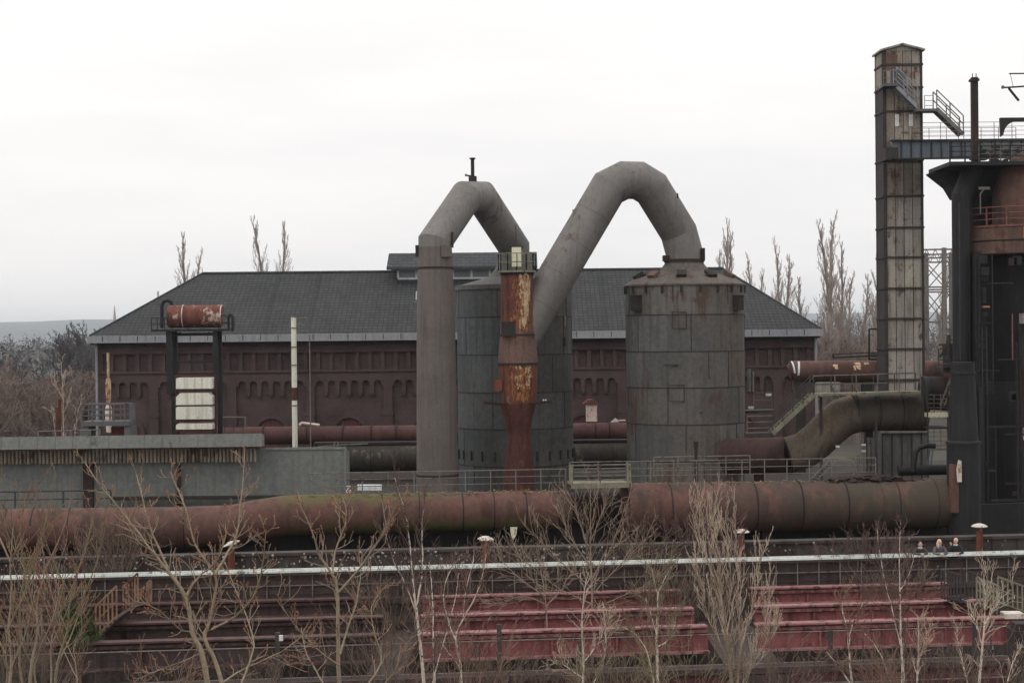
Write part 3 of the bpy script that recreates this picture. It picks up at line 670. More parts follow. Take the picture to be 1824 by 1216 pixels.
MB().tube([PP(1112, 905.5), PP(1400, 901), PP(1560, 898)], M(44, 85), 48).build('right_section', K['bigpipe'], bp, smooth=20)
MB().tube([PP(1559, 898), PP(1700, 894.5), PP(1706, 894.3)], M(44.5, 85.5), 48).build('olive_section', K['bigpipe'], bp, smooth=20)
m = MB(); rnd = random.Random(2)
for u in (60, 125, 192, 262, 330, 405): a = PP(u, 941 if u < 300 else 938); m.tube([a-WD*.03, a+WD*.03], rL*.985, 40)
for u in (608, 680, 746, 823, 878, 935, 992): a = PP(u, 916-(u-560)*.0199); m.tube([a-WD*.03, a+WD*.03], rL*.972, 40)
for u in (1190, 1265, 1340, 1420, 1500, 1590, 1658): a = PP(u, 905.5-(u-1112)*.0178); m.tube([a-WD*.03, a+WD*.03], M(45, 85.5), 40)
m.each('weld_band', K['darkr'], bp, smooth=30)
m = MB()
for u, v0 in ((590, 935), (968, 935), (1365, 935), (250, 965), (1620, 930), (1150, 935)):
    q = PP(u, v0); m.box((q.x-.24, q.y-.25, 3.0), (q.x+.24, q.y+.25, q.z+.2))
m.each('support_leg', K['darkr'], bp)
q = PP(915, 935); MB().prism([(q.x-.05, q.z-.65), (q.x+.12, q.z-.35), (q.x+.17, q.z), (q.x-.17, q.z), (q.x-.14, q.z-.35)], q.y-.9, q.y-.75).build('lifting_lug', K['creamy'], bp)
# mossy crust on top of the pipe under the railing: small irregular clods
m = MB(); rnd = random.Random(9)
for i in range(800):
    u = rnd.uniform(552, 1600)
    if 1008 < u < 1116: continue
    if u > 1430 and rnd.random() < .6: continue
    top = 916-(u-560)*.0199-35.5 if u < 1010 else 905.5-(u-1112)*.0178-44
    q = PP(u, top+rnd.uniform(-1.5, 3.5)); q.y += rnd.uniform(-.5, .3); s_ = rnd.uniform(.025, .085)
    m.octa(q, s_, s_*.45, (rnd.uniform(-.3,.3), rnd.uniform(-.3,.3), 1))
struct(m.build('moss_crust', K['moss'], bp), 'stuff')
m = MB()
for i in range(200):
    u = rnd.uniform(1440, 1655); f = (u-1440)/215; q = PP(u, 862-(u-1440)*.02-rnd.random()*12*math.sin(math.pi*min(1,max(.05,f)))); q.y -= rnd.uniform(0,.3); s_ = rnd.uniform(.12, .4)
    m.octa(q, s_, s_*.5, (rnd.uniform(-.3,.3), rnd.uniform(-.3,.3), 1))
struct(m.build('slag_crust', K['darkr'], bp), 'stuff')
# wall below the pipe, coloured black to paint the shade in the gap
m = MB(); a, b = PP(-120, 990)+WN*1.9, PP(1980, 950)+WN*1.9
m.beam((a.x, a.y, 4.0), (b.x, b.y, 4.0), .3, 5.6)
tag(m.build('shade_wall', K['dark'], None, loc=(0, 83, 0)), 'wall coloured black as painted shade right under and behind the big red pipe', 'wall')
# railing on the pipe, left run and right run
def ptop(u): return 916-(u-560)*.0199-36.5 if u < 1060 else 905.5-(u-1112)*.0178-45
t = thing('railing', 'grey walkway railing on the mossy left half of the big pipe', 'railing', PP(552, ptop(552)), 'railings along the big pipe')
railing([PP(u, ptop(u)) for u in (552, 700, 850, 1008)], M(36, 81), K['railg'], t, spacing=1.26, r=.028, mids=2)
t = thing('railing', 'grey walkway railing on the right half of the big pipe below the conical tank', 'railing', PP(1120, ptop(1120)), 'railings along the big pipe')
railing([PP(u, ptop(u)) for u in (1118, 1260, 1400, 1560)], M(38, 84), K['railg'], t, spacing=1.22, r=.028, mids=2)
t = thing('railing', 'second grey railing set back behind the pipe railing at the foot of the conical tank', 'railing', P(1165, 855, 92))
railing([P(1165, 850, 92), P(1336, 847, 92)], M(36, 92), K['railg'], t, spacing=1.25, r=.035, mids=2)
t = thing('railing', 'dark railing on the left end of the big pipe in front of the grey shed', 'railing', PP(-60, 906)+Vector((0,1.6,0)))
railing([P(-60, 906, 80.5), P(198, 901, 82)], M(29, 81), K['raild'], t, spacing=2.0, r=.04, mids=1)
# bridge platform across the gap
t = thing('pipe_bridge', 'small lichen covered steel bridge over the gap in the big pipe', 'footbridge', PP(1063, 860))
a, b = PP(1016, 862), PP(1118, 860)
m = MB(); m.beam(a+Vector((0,-1.0,0)), b+Vector((0,-1.0,0)), .12, M(9, 82)); m.beam(a+Vector((0,.8,0)), b+Vector((0,.8,0)), .12, M(9,82)); m.beam(a+Vector((0,-.1,.05)), b+Vector((0,-.1,.05)), 1.7, .08)
m.build('deck', K['raily'], t)
for yy, nm in ((-1.0, 'front_railing'), (.8, 'rear_railing')):
    m = MB(); railmesh(m, [a+Vector((0,yy,.1)), b+Vector((0,yy,.1))], M(33, 82), 1.4, .03, 4); m.build(nm, K['railg'], t)
m = MB()
for q in (a, b): m.beam(q+Vector((0,-1.05,.1)), q+Vector((0,-1.05,M(38,82))), .20, .10)
m.each('end_post', K['raily'], t)
m = MB(); q = P(1240, 845, 90); m.tube([(q.x, q.y, 5), (q.x, q.y, P(1240, 786, 90).z)], .09, 8); m.tube([(q.x, q.y, P(1240,796,90).z), (q.x, q.y, P(1240,786,90).z)], .13, 8)
tag(m.build('pipe_stub', K['darkr'], None, loc=(q.x, q.y, 5)), 'thin dark upright pipe stub in front of the conical tank', 'pipe')
# white pipe ends lying behind the railing
t = thing('pipe_segment', 'white concrete block with grooves lying behind the pipe railing', 'block', P(658, 876, 84))
m = MB(); a, b = P(637, 872, 84), P(680, 872, 84)
for k in range(3): m.tube([a+Vector((0,0,.10*k)), b+Vector((0,0,.10*k))], .07, 8)
m.build('grooved_body', K['white'], t, smooth=30)
a = P(621, 873, 84); MB().lathe((a.x, a.y), [(.12, a.z-.1), (.12, a.z), (.06, a.z+.05), (.06, a.z+.13), (.11, a.z+.17), (.11, a.z+.22)], 12).build('bollard_end', K['white'], t, smooth=30)

# ============================================================ LEFT SHED
YH = 88.0
sx0 = P(-110, 800, YH).x; s1 = P(473, 797, YH).x; s2 = P(615, 797, YH).x
t = thing('sheet_metal_shed', 'long low grey green sheet metal shed with a rusty corrugated strip, at the left edge', 'shed', (P(300, 880, YH).x, YH, 4))
zT = P(540, 797, YH).z; m = MB(); m.add([(sx0,YH,4),(s2,YH,4),(s2,YH+2.2,4),(sx0,YH+2.2,4),(sx0,YH,zT-.03),(s2,YH,zT),(s2,YH+2.2,zT-.4),(sx0,YH+2.2,zT-.4)], [(3,2,1,0),(4,5,6,7),(0,1,5,4),(1,2,6,5),(2,3,7,6),(3,0,4,7)]); m.build('body', K['shed'], t)
m = MB(); m.box((s1, YH-.06, zT-.10), (s2, YH-.021, zT+.03)); m.build('verge_trim', K['shedroof'], t)
m = MB(); x = sx0
while x < s2: m.box((x, YH-.02, 4.0), (x+.03, YH, zT-.01)); x += 1.03
m.each('sheet_seam', K['shedroof'], t)
zc0 = P(240, 797, YH-1).z; zc1 = P(240, 774, YH-1).z
m = MB(); m.add([(sx0,YH-1.3,zc0-.03),(s1,YH-1.3,zc0+.02),(s1,YH-.4,zc0+.02),(sx0,YH-.4,zc0-.03),(sx0,YH-1.2,zc1-.06),(s1,YH-1.2,zc1+.02),(s1,YH-.4,zc1-.1),(sx0,YH-.4,zc1-.18)], [(3,2,1,0),(4,5,6,7),(0,1,5,4),(1,2,6,5),(2,3,7,6),(3,0,4,7)]); m.build('canopy', K['shedroof'], t)
m = MB(); x = sx0
while x < s1-.2: m.beam((x, YH-1.31, zc0), (x, YH-1.21, zc1-.02), .03, .02); x += .92
m.each('canopy_seam', K['shed'], t)
m = MB(); x = sx0; zz0 = P(240, 823, YH).z; 
while x < s1-.4:
    m.tube([(x, YH-.35, zz0), (x, YH-.35, zc0-.02)], .075, 6, cap=False); x += .20
m.build('corrugated_strip', K['corr'], t, smooth=50)
m = MB(); m.box((sx0, YH-.55, zc0-.12), (s1-.2, YH-.05, zc0-.035)); m.build('rusty_eave', K['railrust'], t)
m = MB()
for u in (157, 318): q = P(u, 860, YH-.2); m.box((q.x-.13*(2 if u < 200 else .6), YH-.25, 4.0), (q.x+.13*(2 if u < 200 else .6), YH-.02, P(u, 826, YH).z))
m.each('column', K['darkr'], t)
q = P(615, 800, YH); MB().box((q.x-.06, YH-.1, 4), (q.x+.04, YH-.021, q.z+.15)).build('corner_post', K['shedroof'], t)
m = MB(); m.box((P(205,882,YH).x, YH-.9, P(205,888,YH).z), (P(530,878,YH).x, YH-.3, P(205,883,YH).z)); m.build('base_beam', K['seam'], t)
tt = thing('roof_rail', 'low pale rail frame on the shed roof below the grey balcony', 'railing', P(120, 775, 93))
m = MB(); railmesh(m, [P(68, 777, 93), P(110, 776, 93)], .28, 1.1, .035, 0); railmesh(m, [P(110, 776, 95), P(178, 774, 94)], .28, .6, .035, 0); m.build('frame', K['railg'], tt)

# ============================================================ BACK PIPES
YQ = 131.0
t = thing('red_back_pipe', 'dark red horizontal pipe running along the foot of the brick hall', 'pipe', P(600, 773, YQ))
MB().tube([P(385, 776, YQ), P(640, 774, YQ), P(1120, 768, YQ)], M(16, YQ), 28).build('tube', K['backpipe'], t, smooth=30)
m = MB()
for u in (470, 548, 612, 662, 706, 1060, 1085): q = P(u, 775-(u-385)*.0105, YQ); m.tube([q-Vector((.06,0,0)), q+Vector((.06,0,0))], M(17, YQ), 24)
m.each('flange', K['darkr'], t, smooth=30)
m = MB()
for u in (450, 560, 705, 1095): q = P(u, 790, YQ); m.box((q.x-.2, YQ-.2, DZ), (q.x+.2, YQ+.2, q.z+.3))
m.each('support', K['darkr'], t)
m = MB().tube([P(540, 757, YQ)+Vector((-.3,0,0)), P(540, 753, YQ)+Vector((-.1,0,0)), P(560, 757, YQ)+Vector((.4,0,0))], .12, 6); m.build('bent_sheet', K['capw'], t)
YQ = 121.0
t = thing('dirty_back_pipe', 'thick stained pipe between the shed and the tanks, below the dark red pipe', 'pipe', P(680, 815, YQ))
MB().tube([P(560, 817, YQ), P(760, 814, YQ), P(1125, 810, YQ)], M(24, YQ), 32).build('tube', K['dirtypipe'], t, smooth=30)
m = MB()
for u in (662, 704, 1050, 1090): q = P(u, 817-(u-560)*.0125, YQ); m.tube([q-Vector((.04,0,0)), q+Vector((.04,0,0))], M(24.8, YQ), 28)
m.each('weld_band', K['seam'], t, smooth=30)
m = MB().box((P(560,790,YQ).x, YQ-.4, P(660,790,YQ).z), (P(1125,790,YQ).x, YQ+.6, P(660,786.5,YQ).z)); m.build('top_plate', K['seam'], t)
m = MB().tube([P(565, 796, 119), P(610, 792, 119), P(655, 790, 119)], .05, 6)
for u in (596, 602): m.tube([P(u, 795, 119), P(u, 786, 119)], .06, 6)
tag(m.build('conduit', K['railg'], None, loc=P(600, 797, 119)), 'thin pale conduit with two stubs above the shed roof end', 'conduit')
m = MB(); a, b = P(1045, 752, 128), P(1062, 719, 128)
t = thing('cabinet', 'pinkish white cabinet under a rusty pitched cap beside the brick wall', 'cabinet', P(1053, 752, 128))
MB().box((P(1044,735,128).x, 127.6, P(1050,750,128).z), (P(1063,735,128).x, 128.4, P(1050,719,128).z)).build('housing', K['pinkish'], t)
q = P(1053, 716, 128); MB().prism([(q.x-.65, q.z-.1), (q.x+.55, q.z-.1), (q.x+.15, q.z+.2), (q.x-.2, q.z+.22)], 127.4, 128.6).build('cap', K['rustpost'], t)
q = P(1100, 748, 128); m = MB(); m.prism([(q.x-.5, q.z-.15), (q.x+.1, q.z-.12), (q.x+.0, q.z+.05), (q.x-.15, q.z+.18)], 127.8, 128.2); m.box((q.x+.1, 127.9, q.z-.05), (q.x+.6, 128.1, q.z+.03))
tag(m.build('broken_sheet', K['capw'], None, loc=q), 'crumpled pale sheet lying on the red pipe left of the conical tank', 'sheet')

# ============================================================ DRUM ON ITS FRAME, CREAM PANELS, POLES
YD = 120.0
t = thing('header_tank', 'rusty red horizontal drum on a tall dark frame in front of the hall roof', 'tank', (P(345, 590, YD).x, YD, DZ))
a, b = P(300, 563.5, YD), P(397, 563, YD)
MB().tube([a+Vector((-.0,0,0)), a+Vector((.06,0,0)), b-Vector((.06,0,0)), b], [M(18.5,YD), M(20,YD), M(20,YD), M(18.5,YD)], 36).build('drum', K['drum'], t, smooth=25)
m = MB()
for f in (.28, .985): q = a.lerp(b, f); m.tube([q-Vector((.03,0,0)), q+Vector((.03,0,0))], M(20.6,YD), 36)
m.each('drum_band', K['capw'], t, smooth=30)
z0 = P(345, 590, YD).z; m = MB().box((P(275,590,YD).x, YD-1.1, z0), (P(413,590,YD).x, YD+1.1, z0+.16)); m.build('platform', K['dark'], t)
m = MB()
for u, yy in ((306, -.8), (387, -.8), (306, .9), (387, .9)): q = P(u, 600, YD); m.beam((q.x, YD+yy, z0), (q.x, YD+yy, DZ if yy > 0 else P(345, 700, YD).z), M(11 if u < 350 else 8, YD), .3)
m.each('leg', K['bluegrey'] if False else K['dark'], t)
m = MB()
for v in (596, 645, 702): q, r_ = P(306, v, YD), P(387, v-1, YD); m.beam(q+Vector((0,-.6,0)), r_+Vector((0,-.6,0)), .15, .2)
for q, r_ in ((P(310,598,YD), P(322,592,YD)), (P(383,598,YD), P(371,592,YD))): m.beam(q, r_, .1)
m.each('cross_beam', K['dark'], t)
m = MB(); railmesh(m, [Vector((P(275,590,YD).x, YD-1, z0+.1)), Vector((P(298,590,YD).x, YD-1, z0+.1))], .85, .9, .03, 1); railmesh(m, [Vector((P(398,590,YD).x, YD-1, z0+.1)), Vector((P(413,590,YD).x, YD-1, z0+.1))], 1.0, .8, .03, 1); railmesh(m, [Vector((P(275,590,YD).x, YD+1, z0+.1)), Vector((P(413,590,YD).x, YD+1, z0+.1))], .9, 1.2, .03, 1)
m.build('railing', K['dark'], t)
m = MB().tube([P(288, 584, YD), P(288, 545, YD), P(291, 537, YD), P(299, 534.5, YD), P(305, 538, YD), P(306, 545, YD)], .13, 8); m.build('swan_neck_pipe', K['dark'], t, smooth=40)
m = MB().tube([P(407, 588, YD), P(407, 566, YD), P(410, 560, YD), P(414, 562, YD), P(414, 590, YD)], .07, 6); m.build('vent_loop', K['dark'], t, smooth=40)
YK = 118.0
t = thing('cooler_rack', 'stack of four cream rounded panels in a rusty frame below the red drum', 'cooler', (P(348, 760, YK).x, YK, DZ))
for v0, v1, ch in ((672, 692, .08), (699, 720.5, .28), (723, 746, .10), (753, 764, .12)):
    p0, p1 = P(316, v1, YK), P(380, v0, YK); d = ch
    top = [(p0.x, p0.z), (p1.x, p0.z), (p1.x, p1.z-d), (p1.x-d, p1.z), (p0.x+d, p1.z), (p0.x, p1.z-d)]
    MB().prism(top, YK-.5, YK+.6).build('panel', K['cream'], t)
m = MB()
for u in (313, 383): q = P(u, 700, YK); m.beam((q.x, YK+.2, DZ), (q.x, YK+.2, P(u, 668, YK).z), .12, .2)
for v in (669, 695, 722, 749, 767): m.beam(P(312, v, YK)+Vector((0,-.3,0)), P(384, v-1, YK)+Vector((0,-.3,0)), .2, .10)
m.each('frame_bar', K['rustlow'], t)
YO = 127.0
t = thing('vent_stack', 'slim pale cream stack with side rungs, standing before the brick wall', 'chimney', (P(525, 757, YO).x, YO, DZ))
q = P(524.5, 700, YO); zz = lambda v: P(525, v, YO).z
for v0, v1 in ((563, 690), (713, 800)): MB().tube([(q.x, YO, zz(v1)), (q.x, YO, zz(v0))], M(4.8, YO), 16).build('pipe_section', K['cream'], t, smooth=30)
MB().tube([(q.x, YO, zz(714)), (q.x, YO, zz(689))], M(4.4, YO), 16).build('rusted_joint', K['rustlow'], t, smooth=30)
m = MB()
for v in (564, 584, 618, 650, 722): m.tube([(q.x, YO, zz(v)-.04), (q.x, YO, zz(v)+.04)], M(5.6, YO), 14)
m.each('band', K['railg'], t)
m = MB()
for v in (567, 577, 586): m.tube([(q.x+.1, YO, zz(v)), (q.x+M(24,YO), YO, zz(v)+.02)], .035, 5)
m.tube([(q.x+M(24,YO), YO, zz(565)), (q.x+M(25,YO), YO, zz(596))], .03, 5); m.tube([(q.x+M(28,YO), YO, zz(596)), (q.x+M(28,YO), YO, DZ)], .05, 6); m.each('side_rung', K['railg'], t)
YV = 128.0
t = thing('rusty_standpipe', 'thin yellow and rust streaked pipe with a flared bulb behind the grey balcony', 'pipe', (P(193, 760, YV).x, YV, DZ))
q = P(193, 700, YV); zz = lambda v: P(193, v, YV).z
MB().tube([(q.x, YV, zz(672)), (q.x, YV, zz(628))], .10, 10).build('upper_tube', K['patch'], t, smooth=30)
MB().lathe((q.x, YV), [(.10, zz(722)), (.20, zz(710)), (.22, zz(682)), (.14, zz(672))], 12).build('lower_tube', K['patch'], t, smooth=30)
MB().lathe((q.x, YV), [(.18, zz(770)), (.26, zz(745)), (.28, zz(730)), (.18, zz(721))], 12).build('bulb', K['pinkish'], t, smooth=30)
m = MB().beam((q.x-.5, YV, zz(673)), (q.x+.4, YV, zz(672)), .12, .10); m.build('collar_bar', K['darkr'], t)
YG = 112.0
t = thing('balcony', 'blue grey steel balcony with railing at the left corner of the hall', 'balcony', (P(195, 770, YG).x, YG, DZ))
a, b = P(152, 755, YG), P(236, 755, YG); m = MB().box((a.x, YG-1, P(195,757,YG).z), (b.x, YG+1, P(195,749,YG).z)); m.build('floor', K['bluegrey'], t)
m = MB(); m.box((a.x-.1, YG-.9, DZ), (a.x+.45, YG+.9, P(195,757.5,YG).z)); m.box((b.x-.35, YG-.9, DZ), (b.x+.1, YG+.9, P(195,757.5,YG).z)); m.each('pier', K['bluegrey'], t)
z1 = P(195, 749, YG).z
for y_ in (YG-.95, YG+.95): railing([Vector((a.x, y_, z1)), Vector((b.x-.3, y_, z1))], M(30, YG), K['bluegrey'], t, spacing=.65, r=.045, mids=2)
MB().box((b.x-.28, YG+.2, z1), (b.x+.08, YG+.6, z1+M(30,YG))).build('cheek_plate', K['bluegrey'], t)
q = P(213, 768, YG+.5); MB().box((q.x-.45, YG, DZ), (q.x+.45, YG+.8, q.z+.3)).build('red_box', K['rustpost'], t)
m = MB(); q = P(112, 760, 116)
t = thing('steel_pole', 'short rust red pole with a stepped top beside the bare birch, left of the balcony', 'pole', (P(105, 770, 116).x, 116, DZ))
q = P(104, 740, 116); m.tube([(q.x, 116, DZ), (q.x, 116, P(104, 725, 116).z)], .19, 10); m.build('lower_pole', K['rustlow'], t, smooth=30)
MB().tube([(q.x+.08, 116, P(104, 725, 116).z), (q.x+.08, 116, P(104, 711, 116).z)], .10, 10).build('upper_pole', K['rustlow'], t, smooth=30)
t = thing('pipe_railing', 'pale pipe frame over a small dark opening, right of the cream panels', 'railing', P(392, 770, 124))
m = MB().tube([P(391, 775, 124), P(391, 743, 124), P(437, 743, 124), P(437, 760, 124)], .06, 6); m.build('bent_pipe', K['railg'], t)
m = MB(); railmesh(m, [P(400, 768, 125), P(433, 768, 125)], .9, .7, .03, 2); m.build('inner_frame', K['raild'], t)
# ============================================================ LIFT TOWER WITH ITS STAIR
YW = 118.0; SW = 2.45
tx0, tx1 = P(1575.5, 500, YW).x-.02, P(1646, 500, YW).x
t = thing('lift_tower', 'tall square weathered panel tower with a shallow gable top, left of the blast furnace', 'tower', ((tx0+tx1)/2, YW, DZ))
zv = lambda v: P(1608, v, YW).z
beams = [115, 156, 198, 285, 349, 405, 458, 513, 567, 621, 676, 722, 770, 838]
rnd = random.Random(3)
m = MB(); mr = MB(); nx = 4; wcol = (tx1-tx0-.36)/nx
for i in range(len(beams)):
    v0 = 90 if i == 0 else beams[i-1]; v1 = beams[i]
    for k in range(nx):
        tgt = mr if v1 <= 349 else m
        q = rnd.uniform(.78, 1.15)*(1.0 if i % 2 else .93); 
        if 198 < v1 <= 285: q = rnd.choice((.6, .8, 1.1))
        if v1 == 349: q *= .8
        tgt.tv = (q, q*rnd.uniform(.96, 1.0), q*rnd.uniform(.90, 1.0))
        d = rnd.uniform(0, .02)
        tgt.box((tx0+.22+k*wcol+.025, YW+.03-d, zv(v1)), (tx0+.22+(k+1)*wcol-.025, YW+.12, zv(v0)))
m.build('lower_cladding', K['panel'], t); mr.build('upper_cladding', K['panelr'], t)
m = MB().box((tx0+.02, YW+.13, DZ-4), (tx1-.02, YW+SW-.02, zv(90))); m.build('core', K['towersteel'], t)
m = MB()
for xx in (tx0, tx1-.16): m.box((xx, YW-.05, DZ-4), (xx+(.24 if xx == tx0 else .16), YW+.2, zv(89)))
for xx in (tx0, tx1-.16): m.box((xx, YW+SW-.2, DZ-4), (xx+.16, YW+SW+.05, zv(89)))
m.each('corner_post', K['towersteel'], t)
m = MB()
for v in beams: m.box((tx0-.06, YW-.09, zv(v)-.07), (tx1+.05, YW+.125, zv(v)+.06)); m.box((tx0-.06, YW+.13, zv(v)-.07), (tx0+.02, YW+SW+.06, zv(v)+.06))
m.each('cross_beam', K['towersteel'], t)
m = MB()
for v0, v1 in ((90, 115), (116, 156)): 
    m.box((tx0-.012, YW+.25, zv(v1)+.05), (tx0+.02, YW+SW-.3, zv(v0)-.08))
m.each('side_panel', K['panelr'], t)
xm = (tx0+tx1)/2; ze_, za_ = zv(88), zv(77.5); m = MB(); y0, y1 = YW-.22, YW+SW+.22
for s in (-1, 1):
    xe = xm+s*((tx1-tx0)/2+.16); T = .13
    m.add([(xe, y0, ze_), (xm, y0, za_), (xm, y1, za_), (xe, y1, ze_), (xe, y0, ze_-T), (xm, y0, za_-T), (xm, y1, za_-T), (xe, y1, ze_-T)],
          [(0,1,2,3),(7,6,5,4),(0,4,5,1),(1,5,6,2),(2,6,7,3),(3,7,4,0)])
m.build('gable_roof', K['panel'], t)
m = MB().prism([(tx0, zv(90)-.02), (tx1, zv(90)-.02), (tx1, ze_-.13), (xm, za_-.13), (tx0, ze_-.13)], YW+.02, YW+.15); m.build('gable_wall', K['panel'], t)
m = MB()
for u in (1597.5, 1622.5): q = P(u, 214, YW); m.box((q.x-.14, YW-.03, zv(225)), (q.x+.14, YW+.008, zv(204)))
for o in m.each('slit_window', K['farwall'], t): pass
m = MB()
for u in (1612, 1633): q = P(u, 236, YW); m.box((q.x-.24, YW-.04, q.z-.05), (q.x+.24, YW+.008, q.z+.05))
m.each('louvre', K['railg'], t)
q = P(1588, 112, YW); MB().box((q.x-.45, YW-.03, zv(124)), (q.x+.42, YW+.008, zv(98))).build('door_panel', K['brownduct'], t)
# door landing and the two stair flights (part of the tower)
def stairs(par, a, b, wd, nst, m1, yoff=0.9, rail=1.0, nm='stair_flight'):
    a = Vector(a); b = Vector(b); W_ = Vector((0, -wd, 0)); f = MB()
    for o in (Vector((0,0,0)), W_): f.beam(a+o, b+o, .07, .26)
    fl = f.build(nm, m1, par)
    m = MB()
    for k in range(nst):
        q = a.lerp(b, (k+.5)/nst); m.box((q.x-.12, q.y-wd+.03, q.z-.02), (q.x+.12, q.y-.03, q.z+.02))
    tr = m.build('tread', m1, fl)
    m = MB()
    for o in (Vector((0,0,0)), W_):
        for h in (rail, rail*.55): m.beam(a+o+Vector((0,0,h)), b+o+Vector((0,0,h)), .065)
        n = max(2, round((b-a).length/1.1))
        for k in range(n+1): q = a.lerp(b, k/n)+o; m.beam(q, q+Vector((0,0,rail)), .07)
    m.build('stair_railing', m1, fl); return fl
La, Lb = P(1583, 153, YW-.9), P(1596, 155, YW-.9)
MB().box((P(1568,158,YW).x, YW-1.3, P(1583,158,YW).z), (Lb.x+.1, YW-.1, P(1583,153,YW).z)).build('upper_landing', K['bluegrey'], t)
stairs(t, (Lb.x, YW-.15, Lb.z), (P(1628,195,YW).x, YW-.15, P(1628,195,YW).z), 1.0, 12, K['gutter'], rail=1.35)
Lc, Ld = P(1626, 198, YW), P(1661, 197, YW)
MB().box((Lc.x, YW-1.25, Lc.z-.18), (Ld.x, YW-.1, Lc.z)).build('middle_landing', K['bluegrey'], t)
stairs(t, (Ld.x, YW-.2, Lc.z), (P(1708,243,YW).x, YW-.2, P(1708,243,YW).z), 1.0, 14, K['railg'], rail=1.3)
m = MB(); railmesh(m, [Vector((P(1646,197,YW).x, YW-.15, Lc.z)), Vector((Ld.x, YW-.15, Lc.z))], 1.05, .9, .022, 2)
railmesh(m, [Vector((P(1567,157,YW).x, YW-1.25, La.z)), Vector((Lb.x, YW-1.25, La.z))], 1.0, .5, .025, 1)
m.build('landing_railing', K['railg'], t)
MB().box((P(1586,130,YW).x, YW-.06, zv(155)), (P(1612,130,YW).x, YW-.035, zv(126))).build('cladding_patch', K['bluegrey'], t)

# ============================================================ GIRDER BRIDGE TOWER - FURNACE
YBr = 114.0
t = thing('girder_bridge', 'blue grey plate girder bridge with railings between the lift tower and the furnace top', 'footbridge', (P(1700, 285, YBr).x, YBr, 0))
t.location = P(1700, 283, YBr)
zb0, zb1 = P(1700, 281, YBr).z, P(1700, 251, YBr).z
bx0, bx1 = P(1589, 265, YBr).x, P(1835, 265, YBr).x
MB().box((bx0, YBr, zb0), (bx1, YBr+.06, zb1)).build('web', K['bluegird'], t)
m = MB(); m.box((bx0-.1, YBr-.18, zb1), (bx1, YBr+.25, zb1+.10)); m.box((bx0-.1, YBr-.18, zb0-.08), (bx1, YBr+.25, zb0)); m.each('flange', K['dark'], t)
m = MB(); x = bx0+.6
while x < bx1: m.box((x-.035, YBr-.14, zb0+.003), (x+.035, YBr-.003, zb1-.003)); x += .68
m.each('stiffener', K['dark'], t)
m = MB().box((bx0, YBr+.07, zb0+.35), (bx1, YBr+3.2, zb1-.2)); m.build('walkway_floor', K['dark'], t)
MB().box((P(1577,258,YBr).x, YBr-.05, P(1577,285,YBr).z), (bx0+.4, YBr+1.2, P(1577,263,YBr).z)).build('bearing', K['towersteel'], t)
for y_ in (YBr+.05, YBr+3.2):
    railing([Vector((P(1644,245,YBr).x, y_, zb1+.1)), Vector((bx1, y_, zb1+.1))], 1.15, K['railg'], t, spacing=1.25, r=.02, mids=3)

# ============================================================ BLAST FURNACE (right edge)
YF = 92.0
def fx(u): return P(u, 600, YF).x
def fz(v): return P(1750, v, YF).z
t = thing('blast_furnace', 'huge black blast furnace with pipes, platforms and a rusty collar at the right edge', 'blast furnace', (fx(1760), YF, DZ))
D_ = K['dark']
# big flue pipe
r1 = M(18, YF); MB().tube([(fx(1724), YF+1, DZ), (fx(1724), YF+1, fz(347)), (fx(1748), YF+1.4, fz(296))], r1, 20).build('flue_pipe', K['dark'], t, smooth=12)
fx2 = P(1716, 800, 85).x
m = MB().lathe((fx2, 85.0), [(M(28,YF), 3), (M(27,YF), fz(772)), (M(24.5,YF), fz(768)), (M(19.5,YF), fz(655)), (M(19.5,YF), fz(640))], 36); m.build('flue_base', D_, t, smooth=20)
m = MB()
for v, r in ((772, 28.5), (657, 21)): m.lathe((fx2, 85.0), [(M(r-3,YF), fz(v)-.06), (M(r,YF), fz(v)-.06), (M(r,YF), fz(v)+.06), (M(r-3,YF), fz(v)+.06)], 32, cap=False)
m.each('flange', K['seam'], t)
MB().lathe((P(1700,830,84.5).x, 84.5), [(M(9,YF), fz(885)), (M(9,YF), fz(812)), (M(8,YF), fz(806))], 24).build('rust_pipe_end', K['redpipe'], t, smooth=30)
q = P(1706, 838, 84.1); m = MB().prism([(q.x-.06, q.z-.55), (q.x+.16, q.z-.55), (q.x+.16, q.z+.5), (q.x, q.z+.55), (q.x-.1, q.z+.1)], q.y-.15, q.y-.1); m.build('torn_sheet', K['capw'], t)
# pillar between flue and body
m = MB(); m.box((fx(1737.5), YF-.2, DZ), (fx(1747), YF+.8, fz(448))); m.box((fx(1747.5), YF+.1, DZ), (fx(1757), YF+.8, fz(548))); m.each('pillar', D_, t)
m = MB(); m.box((fx(1737), YF-.3, fz(839)), (fx(1770), YF+.3, fz(837))); m.box((fx(1737), YF-.05, fz(600)), (fx(1741), YF, fz(450))); m.each('pillar_band', K['raild'], t)
MB().tube([(fx(1744), YF-.5, DZ), (fx(1744), YF-.5, fz(688))], M(5.5, YF), 14).build('drain_pipe', D_, t, smooth=30)
